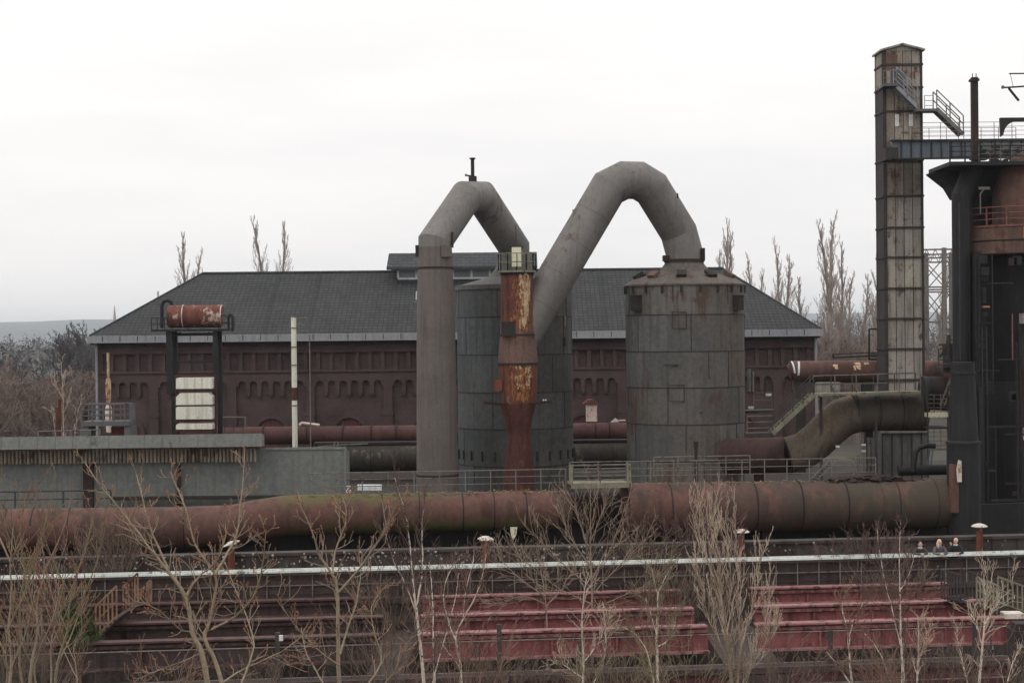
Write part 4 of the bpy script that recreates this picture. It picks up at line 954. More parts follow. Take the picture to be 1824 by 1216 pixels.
# furnace body
cx = fx(1845); rr = lambda u: cx-fx(u)
MB().lathe((cx, YF+4), [(rr(1781), fz(684)), (rr(1781), fz(680)), (rr(1768), fz(600)), (rr(1757), fz(545)), (rr(1756), fz(452))], 48).build('shaft', D_, t, smooth=20)
MB().lathe((cx, YF+2.5), [(rr(1738), fz(452)), (rr(1738), fz(403)), (rr(1745), fz(400))], 48).build('collar', K['brownduct'], t, smooth=20)
MB().lathe((cx, YF+3.5), [(rr(1770.5), DZ), (rr(1770.5), fz(722)), (rr(1778), fz(683))], 6 if False else 40).build('hearth', D_, t, smooth=20)
q0 = P(1769, 940, YF-2.6); MB().box((q0.x, YF-2.6, DZ), (q0.x+4, YF-.5, P(1790, 903, YF-2).z)).build('plinth', K['bluegrey'], t)
m = MB(); a, b = P(1782, 936, YF-2.8), P(1840, 935, YF-2.8); m.beam(a, b, .3, .10); m.build('rusty_ledge', K['railrust'], t)
# panel with ladder openings
m = MB(); yy = YF-1.2; m.box((fx(1806), yy, DZ+1), (fx(1850), yy+.3, fz(560))); bd = m.build('service_wall', K['darkr'], t)
for v0, v1, u0 in ((655, 702, 1813), (800, 852, 1815)):
    m = MB(); x0_, x1_ = fx(u0), fx(1840)
    m.box((x0_, yy-.12, fz(v1)), (x0_+.10, yy-.01, fz(v0))); n_ = 5
    for k in range(n_): z_ = fz(v1)+(fz(v0)-fz(v1))*(k+.2)/n_; m.box((x0_+.10, yy-.1, z_), (x1_, yy-.02, z_+.08))
    m.build('ladder', K['railred'], t)
m = MB(); m.box((fx(1805), yy-.5, fz(577)), (fx(1835), yy+.1, fz(559))); m.build('cable_box', K['capw'] if False else K['panel'], t)
MB().box((fx(1809), yy-.6, fz(566)), (fx(1835), yy-.5, fz(554))).build('orange_flap', K['orange'], t)
MB().box((fx(1813), yy-.35, fz(413)-.4), (fx(1835), yy+.1, fz(413)+.2)).build('orange_bracket', K['orange'], t)
MB().tube([(fx(1811), yy-.08, fz(880)), (fx(1811), yy-.08, fz(800))], .05, 6).build('conduit', K['railg'], t)
# graffiti: letter B with a stroke above, then the start of a second sign
gz = lambda v: fz(v); gx = lambda u: fx(u); m = MB(); y_ = yy-.03
def stroke(pts, w_=.035): 
    for i in range(len(pts)-1): m.beam((gx(pts[i][0]), y_, gz(pts[i][1])), (gx(pts[i+1][0]), y_, gz(pts[i+1][1])), w_, .02, up=(0,1,0))
    return
stroke([(1808.5,761),(1808.5,768),(1809,775),(1810,781)]); stroke([(1808.5,761.5),(1812,760.5),(1816,761),(1819.5,763.5),(1818.5,766.5),(1815,769),(1813.5,769.5)])
stroke([(1814,769.5),(1818,770.5),(1821.5,773),(1821,777),(1817,780),(1812,781.5),(1810,781)])
stroke([(1821,753),(1823,750.5),(1826,750)]); stroke([(1823,753),(1824,756)]); stroke([(1823.5,762),(1824,772),(1825,781)])
m.build('graffiti', K['graff'], bd)
# collar railing
circ = lambda rad, z, n=20, cy=YF+2.5: [Vector((cx+rad*math.cos(math.pi+math.pi*k/n), cy+rad*math.sin(math.pi+math.pi*k/n), z)) for k in range(n+1)]
MB().lathe((cx, YF+2.5), [(rr(1736), fz(404)), (rr(1736), fz(401)), (rr(1750), fz(401))], 40).build('collar_floor', K['railred'], t)
railing(circ(rr(1737), fz(401)), M(32, YF), K['railred'], t, spacing=1.1, r=.035, mids=2)
# rusty downcomer bend
MB().tube([(fx(1837), YF+1.4, fz(402)), (fx(1837), YF+1.4, fz(352)), (fx(1845), YF+1.4, fz(326)), (fx(1868), YF+1.4, fz(306))], M(53, YF), 40).build('downcomer', K['redpipe'], t, smooth=14)
# top platform, bracket cone and lower gallery railing
zp = fz(291); yp = YF+1
m = MB().box((fx(1689), yp-1.6, zp-.15), (fx(1850), yp+3, zp+.05)); m.build('top_platform', K['dark'], t)
MB().prism([(fx(1688.5), zp-.16), (fx(1850), zp-.16), (fx(1850), fz(340)), (fx(1733), fz(345)), (fx(1720), fz(323)), (fx(1690), fz(299))], yp+1.6, yp+3.6).build('platform_bracket', D_, t)
MB().box((fx(1735), yp+2.4, fz(450)), (fx(1850), yp+3, fz(338))).build('inner_casing', D_, t)
railing([Vector((fx(1690), yp-1.55, zp+.05)), Vector((fx(1850), yp-1.55, zp+.05))], M(36, YF), D_, t, spacing=.82, r=.04, mids=3)
railing([Vector((fx(1752), yp-.4, zp+.05)), Vector((fx(1850), yp-.4, zp+.05))], M(34, YF), K['railg'], t, spacing=.62, r=.03, mids=3)
m = MB(); rnd = random.Random(12)
for i in range(26):
    u = rnd.uniform(1755, 1830); x = fx(u); z_ = zp+rnd.uniform(.05, .9); m.box((x-.1, yp+.2, z_), (x+rnd.uniform(.05,.35), yp+.8, z_+rnd.uniform(.05,.3)))
struct(m.build('clutter', K['seam'], t), 'stuff')
# mast, lamps, gusset
m = MB(); q = fx(1747); m.box((q-.17, yp-.3, zp), (q+.17, yp+.05, fz(134))); ms = m.build('mast', K['darkr'], t)
m = MB(); m.box((q-.24, yp-.4, fz(141)), (q+.22, yp+.15, fz(137))); m.box((q-.13, yp-.2, fz(134)), (q-.09, yp-.15, fz(127))); m.box((q+.07, yp-.2, fz(134)), (q+.11, yp-.15, fz(127))); m.box((q-.24, yp-.4, fz(282)), (q+.26, yp+.15, fz(277)))
m.each('mast_collar', K['darkr'], ms)
pts = [(1795, 206), (1840, 206), (1840, 212)]+[(1826-26*math.cos(a_), 238-26*math.sin(a_)) for a_ in (1.45, 1.1, .75, .4, .05)]+[(1796, 240)]
m = MB()
zz = [(fx(u_), fz(v_)) for u_, v_ in pts]
for i in range(2, len(zz)-2): m.prism([zz[0], zz[i], zz[i+1]], YF+1, YF+1.3)
m.prism([zz[0], zz[1], zz[2]], YF+1, YF+1.3); m.prism([zz[0], zz[-2], zz[-1]], YF+1, YF+1.3)
m.build('arched_gusset', D_, t)
m = MB(); m.tube([(fx(1800), YF+1, fz(152)), (fx(1824), YF+1, fz(151)), (fx(1840), YF+1, fz(150))], .05, 6); m.tube([(fx(1810), YF+1, fz(153)), (fx(1828), YF+1, fz(176))], .07, 6)
m.tube([(fx(1811), YF+1, fz(127)), (fx(1840), YF+1, fz(127))], .04, 6); m.tube([(fx(1813), YF+1, fz(127)), (fx(1818), YF+1, fz(150))], .015, 4)
la_ = m.build('lamp_arm', K['dark'], t); m = MB(); m.lathe((fx(1799.5), YF+1), [(.03, fz(154.5)), (.09, fz(153)), (.09, fz(149.5)), (.03, fz(148))], 12); m.build('lamp', K['railg'], la_, smooth=40)
m = MB(); m.box((fx(1748.5), yp-.75, fz(337)), (fx(1768), yp-.62, fz(332))); m.build('sign_board', K['railg'], t)
m = MB().tube([(fx(1757), yp-.7, fz(337)), (fx(1751), yp-.7, fz(345)), (fx(1751), yp-.7, fz(380))], .04, 6); m.build('sign_pipe', K['railg'], t)
m = MB()
for v0, v1, u0, u1 in ((455, 470, 1742, 1756), (486, 500, 1742, 1756), (512, 540, 1747, 1753)): m.box((fx(u0), YF-.5, fz(v1)), (fx(u1), YF-.25, fz(v0)))
m.each('ladder_cage', K['dark'], t)
MB().box((fx(1747), YF-.6, fz(548)), (fx(1758), YF-.2, fz(545))).build('orange_step', K['orange'], t)

# ============================================================ STAIR TOWER CLUTTER BEFORE THE FURNACE
YZ = 99.0
t = thing('ladder_tower', 'slender dark ladder tower with small landings between lift tower and furnace', 'scaffold', P(1670, 860, YZ))
m = MB()
for u in (1652, 1688):
    for y_ in (YZ, YZ+1.6): q = P(u, 700, y_); m.beam((q.x, y_, 4), (q.x, y_, P(u, 690, YZ).z), .08)
m.each('post', K['raild'], t)
for v, k in ((741, 'creamy'), (800, 'railg'), (762, 'raild')):
    a, b = P(1653, v, YZ), P(1688, v, YZ); MB().box((a.x, YZ-.1, a.z-.06), (b.x, YZ+1.7, a.z+(.2 if v == 741 else .05))).build('landing', K[k], t)
m = MB()
for v in (741, 800): railmesh(m, [P(1652, v, YZ), P(1688, v, YZ)], M(38, YZ), .4, .02, 4)
m.build('cage', K['railg'], t)
m = MB(); a, b = P(1675, 722, YZ), P(1694, 672, YZ); m.beam(a, b, .08); m.beam(a+Vector((.25,0,0)), b+Vector((.25,0,0)), .08)
for k in range(8): q = a.lerp(b, k/8); m.beam(q, q+Vector((.25,0,0)), .04)
m.build('sloping_ladder', K['railg'], t)
m = MB(); a, b = P(1652, 830, YZ), P(1656, 796, YZ); m.beam(a, b, .1); m.beam(a+Vector((.2,0,0)), b+Vector((.2,0,0)), .06); m.build('blue_ladder', K['bluegird'], t)
t = thing('gallery', 'dark railed gallery with small lit gaps above the ladder tower', 'platform', P(1683, 650, 101))
a, b = P(1672, 651, 101), P(1706, 650, 101); MB().box((a.x, 100, a.z-.12), (b.x, 102, a.z+.1)).build('floor', K['raild'], t)
m = MB(); railmesh(m, [a, b], 1.0, .35, .03, 2); railmesh(m, [P(1686, 632, 101), P(1706, 632, 101)], .9, .5, .03, 2); m.build('railing', K['raild'], t)
m = MB(); a_ = P(1675, 640, 101); m.beam(P(1674, 636, 101), P(1692, 606, 101), .12); m.beam(P(1672, 614, 101), P(1706, 612, 101), .1); m.tube([P(1690, 640, 101), P(1690, 596, 101)], .12, 8); m.build('brace', K['raild'], t)
q = P(1690, 650, 101); MB().box((q.x, 100.5, q.z-.5), (q.x+1.0, 102.5, P(1690, 612, 101).z)).build('winch_house', K['dark'], t)
m = MB().tube([P(1626, 840, 96), P(1631, 805, 96), P(1637, 797, 96), P(1652, 793, 96), P(1666, 794, 96)], .15, 10)
tag(m.build('elbow_pipe', K['dark'], None, smooth=40, loc=P(1626, 850, 96)), 'thin black elbow pipe in front of the pale tower foot', 'pipe')
m = MB().tube([P(1600, 838, 97), P(1690, 836, 97)], M(9, 97), 16)
tag(m.build('black_pipe', K['dark'], None, smooth=30, loc=P(1640, 838, 97)), 'black horizontal pipe at the foot of the pale tower', 'pipe')

# ============================================================ OLIVE ELBOW PIPE, RED PIPE WITH WHITE BANDS, STAIR
YE = 101.0
t = thing('mossy_elbow_pipe', 'thick olive mossy pipe bending down to the left below the lift tower', 'pipe', P(1560, 760, YE))
R_ = M(34, YE)
MB().tube([P(1648, 733, YE), P(1560, 733, YE), P(1522, 736, YE)], R_, 44).build('straight_section', K['greenpipe'], t, smooth=30)
MB().tube([P(1524, 736, YE), P(1501, 743, YE), P(1478, 762, YE), P(1455, 785, YE), P(1432, 802, YE), P(1404, 810, YE)], [R_*1.005, R_, R_*.98, R_*.96, R_*.95, R_*.94], 44).build('bend', K['mosselbow'], t, smooth=35)
m = MB()
for u in (1523, 1562, 1603): q = P(u, 733, YE); m.tube([q-Vector((.03,0,0)), q+Vector((.03,0,0))], R_*1.02, 40)
m.each('weld_band', K['seam'], t, smooth=30)
q = P(1646, 706, YE-.6); m = MB().tube([q+Vector((-.12,0,0)), q+Vector((.12,0,0))], M(36, YE), 36); m.build('valve_disc', K['dark'], t, smooth=30)
MB().tube([P(1648, 700, YE+.3), P(1672, 700, YE+.3), P(1702, 716, YE+.3)], [M(30,YE), M(30,YE), M(18,YE)], 28).build('valve_tail', K['darkr'], t, smooth=20)
q = P(1548, 775, YE-.3); m = MB(); m.tube([(q.x, q.y, 5.0), (q.x, q.y, P(1549, 780, YE).z)], M(3.2, YE), 12); m.tube([(q.x, q.y, P(1549,783,YE).z), (q.x, q.y, P(1549,778,YE).z)], M(4.2,YE), 12); m.build('prop', K['railg'], t, smooth=30)
q = P(1549, 770, YE); MB().tube([(q.x, YE, P(1549,779,YE).z), (q.x, YE, P(1549,758,YE).z)], M(6,YE), 14).build('prop_head', K['seam'], t, smooth=30)
t = thing('foot_pipe', 'wide dark red brown pipe between the conical tank and the mossy elbow', 'pipe', P(1390, 830, 103))
MB().tube([P(1285, 812, 106), P(1370, 811, 102.3), P(1412, 810, 101.3)], M(32.4, 101.3), 40).build('tube', K['darkred'], t, smooth=30)
m = MB()
for u in (1408,): q = P(u, 811, 101.35); m.tube([q-Vector((.05,0,0)), q+Vector((.05,0,0))], M(33.2, 101.3), 34)
m.each('band', K['darkr'], t, smooth=30)
MB().box((P(1345,830,103).x, 102.6, DZ), (P(1360,830,103).x, 103.6, P(1350,830,103).z+.3)).build('saddle', K['darkr'], t)
YN = 124.0
t = thing('red_banded_pipe', 'rust red pipe with white bands at its cut left end, behind the lift tower', 'pipe', P(1540, 662, YN))
a, b = P(1412, 662, YN), P(1700, 661, YN)
MB().tube([a, b], M(19.5, YN), 36).build('tube', K['redpipe'], t, smooth=30)
MB().tube([a+Vector((-.28,0,-.1)), a+Vector((.03,0,0))], [M(13,YN), M(19.3,YN)], 30).build('cut_end', K['backpipe'], t, smooth=20)
m = MB(); r_ = M(19.5, YN)+.012
def patchy(u, a0, a1, wd, lean=0):
    n_ = 8; vs = []
    c = P(u, 662, YN)
    for i in range(n_+1):
        th = a0+(a1-a0)*i/n_
        for s in (0, 1): vs.append((c.x+s*wd+lean*i/n_, c.y-r_*math.cos(th), c.z+r_*math.sin(th)))
    m.add(vs, [(2*i, 2*i+1, 2*i+3, 2*i+2) for i in range(n_)])
patchy(1411, -.1, 1.3, .13, -.15); patchy(1417, -.3, 1.25, .15, .12); m.each('white_band', K['white'], t)
m = MB(); rnd = random.Random(6)
for u, th in ((1483, .42), (1523, .75), (1523, .35), (1541, .9)):
    for i in range(7): patchy(u+rnd.uniform(-5, 5), th+rnd.uniform(-.25, .2), th+rnd.uniform(.2, .35), rnd.uniform(.08, .22), rnd.uniform(-.15, .15))
m.build('graffiti', K['graffo'], t)
for u in (1425, 1545): q = P(u, 680, YN); MB().box((q.x-.4, YN-.4, DZ), (q.x+.3, YN+.4, q.z+.1)).build('support', K['dirtypipe'], t)
t = thing('pipe_saddle_frame', 'small dark steel frame with a grey motor, left of the lift tower', 'frame', P(1555, 640, 123))
m = MB(); a, b, c_, d_ = P(1548, 640, 123), P(1548, 586, 123), P(1568, 586, 123), P(1568, 640, 123); m.beam(a, b, .12); m.beam(b, c_, .12); m.beam(a, d_, .14)
m.beam(P(1484, 637, 123), P(1566, 633, 123), .10); m.beam(P(1484, 631, 123), P(1566, 627, 123), .06); m.beam(P(1484, 638, 123), P(1484, 630, 123), .1); m.build('frame_bars', K['dark'], t)
q = P(1559, 630, 123); m = MB().lathe((q.x, 123.4), [(.15, q.z-.25), (.3, q.z-.15), (.32, q.z+.1), (.15, q.z+.25)], 14); m.build('motor', K['railg'], t, smooth=40)
# platform with stair, left of the elbow pipe
YU = 99.0
t = thing('stair_platform', 'lichen edged steel platform over the olive pipe with a stair going down to the left', 'platform', P(1500, 705, YU))
a, b = P(1449, 703, YU), P(1640, 698, YU)
MB().beam(a+Vector((0,.6,0)), b+Vector((0,.6,0)), 1.3, .12).build('deck', K['raily'], t)
for y_ in (0, 1.2): railing([a+Vector((0,y_,.05)), b+Vector((0,y_,.05))], M(32, YU), K['raild'] if y_ else K['railg'], t, spacing=1.35, r=.03, mids=1)
sA, sB = P(1449, 704, YU), P(1376, 772, YU)
m = MB(); m.beam(sA, sB, .08, .26); m.beam(sA+Vector((0,1.1,0)), sB+Vector((0,1.1,0)), .08, .26); fl = m.build('stair_flight', K['raily'], t)
m = MB()
for k in range(14): q = sA.lerp(sB, (k+.5)/14); m.box((q.x-.13, q.y+.05, q.z-.02), (q.x+.13, q.y+1.05, q.z+.02))
m.build('tread', K['raild'], fl)
m = MB()
for y_ in (0, 1.1):
    for h in (1.05, .55): m.beam(sA+Vector((0,y_,h)), sB+Vector((0,y_,h)), .06)
    for k in range(5): q = sA.lerp(sB, k/4)+Vector((0,y_,0)); m.beam(q, q+Vector((0,0,1.05)), .07)
m.build('stair_railing', K['raild'], fl)
m = MB()
for u in (1462, 1560): q = P(u, 705, YU+1); m.beam((q.x, q.y, 4), (q.x, q.y, q.z-.05), .15)
m.each('column', K['raild'], t)
a, b = P(1456, 690, 104), P(1497, 690, 104); MB().box((a.x, 104, P(1475,700,104).z), (b.x, 104.6, P(1475,681,104).z)).build('light_panel', K['panel'], t)
a, b = P(1330, 773, YU), P(1376, 772, YU)
MB().beam(a+Vector((0,.6,0)), b+Vector((0,.6,0)), 1.2, .1).build('lower_deck', K['raild'], t)
m = MB(); railmesh(m, [P(1331, 773, YU), P(1376, 772, YU)], M(32, YU), 1.2, .025, 2); m.build('lower_railing', K['railg'], t)
t = thing('side_landing', 'small dark landing with a thin rail and two white lamps, right of the conical tank', 'platform', P(1350, 735, 112))
a, b = P(1322, 733, 112), P(1377, 731, 112); MB().beam(a, b, 1.6, .18).build('floor', K['raild'], t)
m = MB(); railmesh(m, [P(1343, 726, 112), P(1375, 726, 112)], M(27, 112), 1.2, .022, 1); m.build('railing', K['railg'], t)
for u, v in ((1369, 703), (1338, 726)): q = P(u, v, 111); MB().box((q.x-.17, 110.9, q.z-.07), (q.x+.17, 111.2, q.z+.08)).build('lamp', K['white'], t)
q = P(1334, 680, 112); m = MB().tube([(q.x, 112, P(1334,697,112).z), (q.x, 112, P(1334,657,112).z)], .13, 10); m.tube([(q.x+.25, 112, P(1334,697,112).z), (q.x+.25, 112, P(1334,662,112).z)], .10, 10)
tag(m.build('twin_pipes', K['railg'], None, smooth=40, loc=(q.x, 112, 12)), 'pair of short pale upright pipes at the right flank of the conical tank', 'pipes')

# pale corrugated front at the tower foot
t = thing('pump_house', 'pale green panel box at the foot of the lift tower behind the pipes', 'shed', P(1608, 850, 113))
a, b = P(1572, 840, 113), P(1652, 840, 113); z0, z1 = 5.5, P(1610, 770, 113).z
MB().box((a.x, 113, z0), (b.x, 116, z1)).build('body', K['tankd'], t)
m = MB()
for k in range(5): x = a.x+(b.x-a.x)*k/4.6; m.box((x-.04, 112.93, z0), (x+.04, 112.998, z1-.05))
m.each('rib', K['seam'], t)
MB().box((a.x-.1, 112.8, z1-.02), (b.x+.1, 113.3, z1+.16)).build('top_rail', K['railg'], t)
m = MB(); q = P(1560, 790, 112)
MB().tube([(q.x, 112, 5.4), (q.x, 112, P(1560, 760, 112).z)], .28, 14).build('side_pipe', K['tankd'], t, smooth=30)
# pipes, cables, brackets and plates on the furnace
bf = [o for o in bpy.data.objects if o.name == 'blast_furnace'][0]; rnd = random.Random(44)
for u, v0, v1, r, y_, k in ((1741, 460, 690, 1.5, YF-.45, 'dark'), (1752, 700, 935, 2.2, YF-.6, 'dark'), (1760, 455, 700, 1.2, YF-.9, 'darkr'), (1764, 760, 935, 1.0, YF-.9, 'darkr'), (1733, 690, 930, 1.6, 84.0, 'dark'), (1712, 360, 640, 1.0, YF+.2, 'raild'), (1729, 350, 640, .9, YF+.2, 'dark'),
    (1788, 560, 640, 1.2, YF-1.6, 'railred'), (1793, 610, 900, 1.6, YF-1.8, 'dark'), (1785, 730, 930, 1.1, YF-2.6, 'darkr'), (1800, 700, 930, 2.0, YF-1.9, 'dark')):
    MB().tube([(fx(u), y_, fz(v1)), (fx(u), y_, fz(v0))], M(r, YF), 8).build('vertical_pipe', K[k], bf, smooth=40)
for v, u0, u1, y_ in ((478, 1739, 1757, YF-.5), (575, 1737, 1760, YF-.5), (660, 1737, 1775, YF-.6), (745, 1690, 1740, 84.1), (865, 1690, 1742, 84.1), (905, 1740, 1772, YF-.7), (505, 1757, 1800, YF-.6), (640, 1765, 1806, YF-1.2), (770, 1771, 1806, YF-1.9), (856, 1771, 1806, YF-1.9)):
    MB().box((fx(u0), y_, fz(v)-.05), (fx(u1), y_+.12, fz(v)+.05)).build('bracket_band', K['dark'], bf)
for i in range(9):
    v = rnd.uniform(420, 900); u = rnd.choice((1742, 1750, 1787, 1795)); s_ = rnd.uniform(.08, .22); y_ = YF-.75 if u < 1760 else YF-2.0
    MB().box((fx(u)-s_, y_, fz(v)-s_*1.3), (fx(u)+s_, y_+.3, fz(v)+s_)).build('junction_box', K[rnd.choice(('dark', 'darkr', 'darkr'))], bf)
m = MB(); rails = circ(rr(1737), fz(401)); 
for z_, rad_ in ((fz(452), rr(1736.5)), (fz(428), rr(1737.5))): m.tube(circ(rad_, z_), .04, 6)
m.build('collar_hoop', K['darkr'], bf)
m = MB()
for k in range(9): z_ = fz(700)+k*.42; m.box((fx(1744), YF-.62, z_), (fx(1752), YF-.58, z_+.03))
for u in (1744, 1752): m.box((fx(u)-.02, YF-.64, fz(700)), (fx(u)+.02, YF-.58, fz(700)+3.6))
m.build('rung_ladder', K['raild'], bf)
# small clutter right of elbow
t = thing('valve_group', 'small cluster of pale valves and hand wheels beside the grey prop of the olive pipe', 'valves', P(1530, 850, 100))
m = MB()
for u, v0, v1 in ((1537, 770, 840), (1541, 790, 840), (1530, 808, 840), (1526, 815, 840)): m.tube([P(u, v1, 100), P(u, v0, 100)], .07, 8)
m.each('valve_stem', K['railg'], t)
for u, v in ((1492, 795), (1538, 792), (1538, 803)): q = P(u, v, 100); MB().box((q.x-.11, 99.9, q.z-.05), (q.x+.11, 100.1, q.z+.06)).build('tag_plate', K['white'], t)
MB().tube([P(1533, 820, 100), P(1529, 810, 100), P(1525, 812, 100)], .06, 6).build('bent_stem', K['railg'], t)
t = thing('step_ladder', 'short inclined pale step ladder behind the pipe railing, right of the conical tank', 'ladder', P(1460, 855, 90))
for du in (0, 12):
    m = MB().beam(P(1444+du, 853, 90), P(1477+du, 821, 90), .07); m.build('stringer', K['railg'], t)
m = MB()
for k in range(7): q = P(1444, 853, 90).lerp(P(1477, 821, 90), k/7); m.beam(q, q+Vector((.36, 0, 0)), .05)
m.each('rung', K['raild'], t)

# ============================================================ GASOMETER FRAME
YGm = 300.0; c = P(1692, 590, YGm); rad = M(102, YGm); nleg = 14
t = thing('gasometer_frame', 'round lattice guide frame of a gasometer seen behind the lift tower', 'gasometer', (c.x, YGm+rad, 0))
gm = K['railg']; zt0, zt1 = P(1690, 444, YGm).z, P(1690, 459, YGm).z
m = MB(); lat = MB(); rings = MB(); diag = MB(); cy = YGm+rad
pos = [Vector((c.x+rad*math.cos(2*math.pi*(k+.30)/nleg), cy+rad*math.sin(2*math.pi*(k+.30)/nleg), 0)) for k in range(nleg+1)]
for k in range(nleg): m.beam((*pos[k].xy, 0), (*pos[k].xy, zt0+.3), .75, .6)
m.each('guide_column', gm, t)
zr_ = [zt0, zt1, P(1690, 511, YGm).z, P(1690, 515.5, YGm).z, P(1690, 573, YGm).z]
for z in zr_:
    rings.lathe((c.x, cy), [(rad-.2, z-.14), (rad+.2, z-.14), (rad+.2, z+.14), (rad-.2, z+.14), (rad-.2, z-.14)], 56, cap=False)
rings.each('ring_girder', gm, t)
for k in range(nleg):
    a, b = pos[k], pos[k+1]
    for j in range(6):
        p, q = a.lerp(b, j/6), a.lerp(b, (j+1)/6); z0, z1 = (zt1, zt0) if j % 2 else (zt0, zt1)
        lat.beam((p.x, p.y, z0), (q.x, q.y, z1), .13)
    for z0, z1 in ((zr_[2], zt1), (zr_[4], zr_[3]), (zr_[4]-12, zr_[4])):
        diag.beam((a.x, a.y, z0), (b.x, b.y, z1), .18); diag.beam((a.x, a.y, z1), (b.x, b.y, z0), .18)
lat.build('lattice', gm, t); diag.each('diagonal_brace', gm, t)
# ============================================================ WALKWAY RAIL, WALL, BUNKERS
def wthing(name, label, cat, u, t_, z, group=None): return thing(name, label, cat, WK(u, t_, z), group)
t = wthing('walkway_railing', 'long railing with a broad pale handrail crossing the whole view before the concrete wall', 'railing', 912, 0, 5.9)
MB().beam(WK(-150, 0, 7.0), WK(1980, 0, 7.0), .09, .085).build('handrail', K['railw'], t)
MB().beam(WK(-150, .17, 7.06), WK(1980, .17, 7.06), .07, .065).build('handrail', K['railw'], t)
MB().beam(WK(-150, -.02, 6.86), WK(1980, -.02, 6.86), .05, .035).build('handrail_trim', K['seam'], t)
MB().beam(WK(-150, .02, 6.46), WK(1980, .02, 6.46), .03, .035).build('mid_rail', K['railg'], t)
A, B = WK(-150, .03, 0), WK(1980, .03, 0); n = 54; m = MB(); rnd = random.Random(1)
for k in range(n+1): q = A.lerp(B, k/n); m.box((q.x-.022, q.y-.022, 5.9), (q.x+.022, q.y+.022, 6.95))
m.each('post', K['railg'], t)
t = wthing('parapet', 'dark brown stained parapet of the walkway right behind the railing posts', 'wall', 912, .1, 5.9)
wslab(MB(), -150, 1980, .085, .16, 5.90, 6.84).build('panel', K['parapet'], t)
for z in (6.12, 6.40, 6.70): MB().beam(WK(-150, .07, z), WK(1980, .07, z), .02, .03).build('ledge', K['girddark'], t)
t = wthing('walkway_edge', 'dark edge beam under the long walkway railing', 'beam', 912, -.2, 5.6)
wslab(MB(), -150, 1980, -.18, .25, 5.72, 5.93).build('kerb', K['girddark'], t)
wslab(MB(), -150, 1980, -.05, .25, 0, 5.71).build('retaining_face', K['concrete'], t)
t = wthing('concrete_wall', 'long low stained concrete wall with lichen spots behind the walkway', 'wall', 912, 6, 0)
wslab(MB(), -150, 1990, 5.8, 6.3, 0, 6.86).build('body', K['concrete'], t)
wslab(MB(), -150, 1990, 5.7, 6.4, 6.86, 6.98).build('coping', K['concrete'], t)
m = MB(); rnd = random.Random(31)
for i in range(520):
    u = rnd.uniform(-20, 1840)
    if rnd.random() > (.9 if u < 1100 else .15): continue
    z = 6.98-abs(rnd.gauss(0, .35)); s_ = rnd.uniform(.02, .07); q = WK(u, 5.69 if z > 6.86 else 5.79, max(6.0, z)); m.octa(q, s_, s_*.4, WN*-1)
struct(m.build('lichen_spots', K['lichen'], t), 'stuff')
m = MB(); x = -100
for i in range(46): q = WK(-80+i*44, 5.78, 0); m.box((q.x-.03, q.y-.02, 5.95), (q.x+.03, q.y+.03, 6.85))
m.each('formwork_joint', K['girddark'], t)
tag(wslab(MB(), -150, 1990, 4.9, 5.69, 5.945, 6.12).build('pipe_duct', K['darkr'], None, loc=WK(912, 5, 5.9)), 'low dark kerb at the foot of the concrete wall', 'kerb')
# mushroom vents
for i, (u, v, tilt, lb) in enumerate(((412, 968, .35, 'mushroom vent with a broken tilted cap, leftmost of those on the concrete wall'), (866, 959, .12, 'mushroom vent with a ragged pale cap below the rusted column'),
     (1321, 946, 0, 'mushroom vent with a neat pale cap below the right edge of the conical tank'), (1745, 936, 0, 'mushroom vent with a white domed cap near the three people'))):
    q = WK(u, 5.45, 5.95); z = G(u, v, 0); Y = q.y; zc = P(u, v, Y).z
    t = thing('mushroom_vent', ('rusty '+lb), 'vent', q, 'mushroom vents along the concrete wall')
    m = MB().lathe((q.x, q.y), [(.17, 5.95), (.155, 6.5), (.14, zc-.05)], 14); m.build('pipe', K['rustpost'], t, smooth=30)
    rg = random.Random(i); c = MB()
    c.lathe((q.x, q.y), [(.34, zc-.045), (.35, zc-.015), (.24, zc+.06), (.10, zc+.10), (.02, zc+.11)], 14)
    if tilt: c.v = [(x+rg.uniform(-.03, .03), y, z_+(x-q.x)*tilt*(1 if i == 0 else -.6)+rg.uniform(-.03, .03)) for x, y, z_ in c.v]
    c.build('cap', K['capw'], t, smooth=40)
    MB().box((q.x-.03, q.y-.22, zc-.2), (q.x+.03, q.y-.16, zc-.02)).build('bracket', K['railg'], t)

# bunker bays: rows of plate girders at deck level, nearer rows lower in the view
def girder(name, label, u0, u1, v, z, dep, m1, m2, grp, vat=912):
    """plate girder parallel to the walkway, top flange at pixel row v (at column vat)"""
    q = G(vat, v, z); off = (q-WL).dot(WN)
    a, b = WK(u0, off, z), WK(u1, off, z)
    t = thing(name, label, 'girder', (a+b)/2, grp)
    t.location.z = z-dep
    def sl(t0, t1, z0, z1): return wslab(MB(), u0, u1, off+t0, off+t1, z0, z1)
    sl(-.03, .03, z-dep, z-.06).build('web', m1, t)
    sl(-.24, .24, z-.06, z).build('top_flange', m2, t)
    f2 = sl(-.15, -.031, z-.24, z-.13); f2.build('lower_angle', m2, t)
    m = MB(); L = (b-a).length; k = 0
    while k*.42 < L:
        p = a+WD*(k*.42); p2 = a+WD*min(L, k*.42+.24); m.beam(p-WN*.155+Vector((0,0,-.185)), p2-WN*.155+Vector((0,0,-.185)), .02, .06); k += 1
    struct(m.build('rivet_plates', m1, t), 'stuff')
    m = MB(); k = 1
    while k*2.2 < L: p = a+WD*(k*2.2); m.box((p.x-.03, p.y-.20, z-dep), (p.x+.03, p.y-.04, z-.3)); k += 1
    m.each('stiffener', m1, t)
    MB().beam(a-WN*.12+Vector((0,0,-dep)), b-WN*.12+Vector((0,0,-dep)), .36, .07).build('bottom_flange', m2, t)
    return off
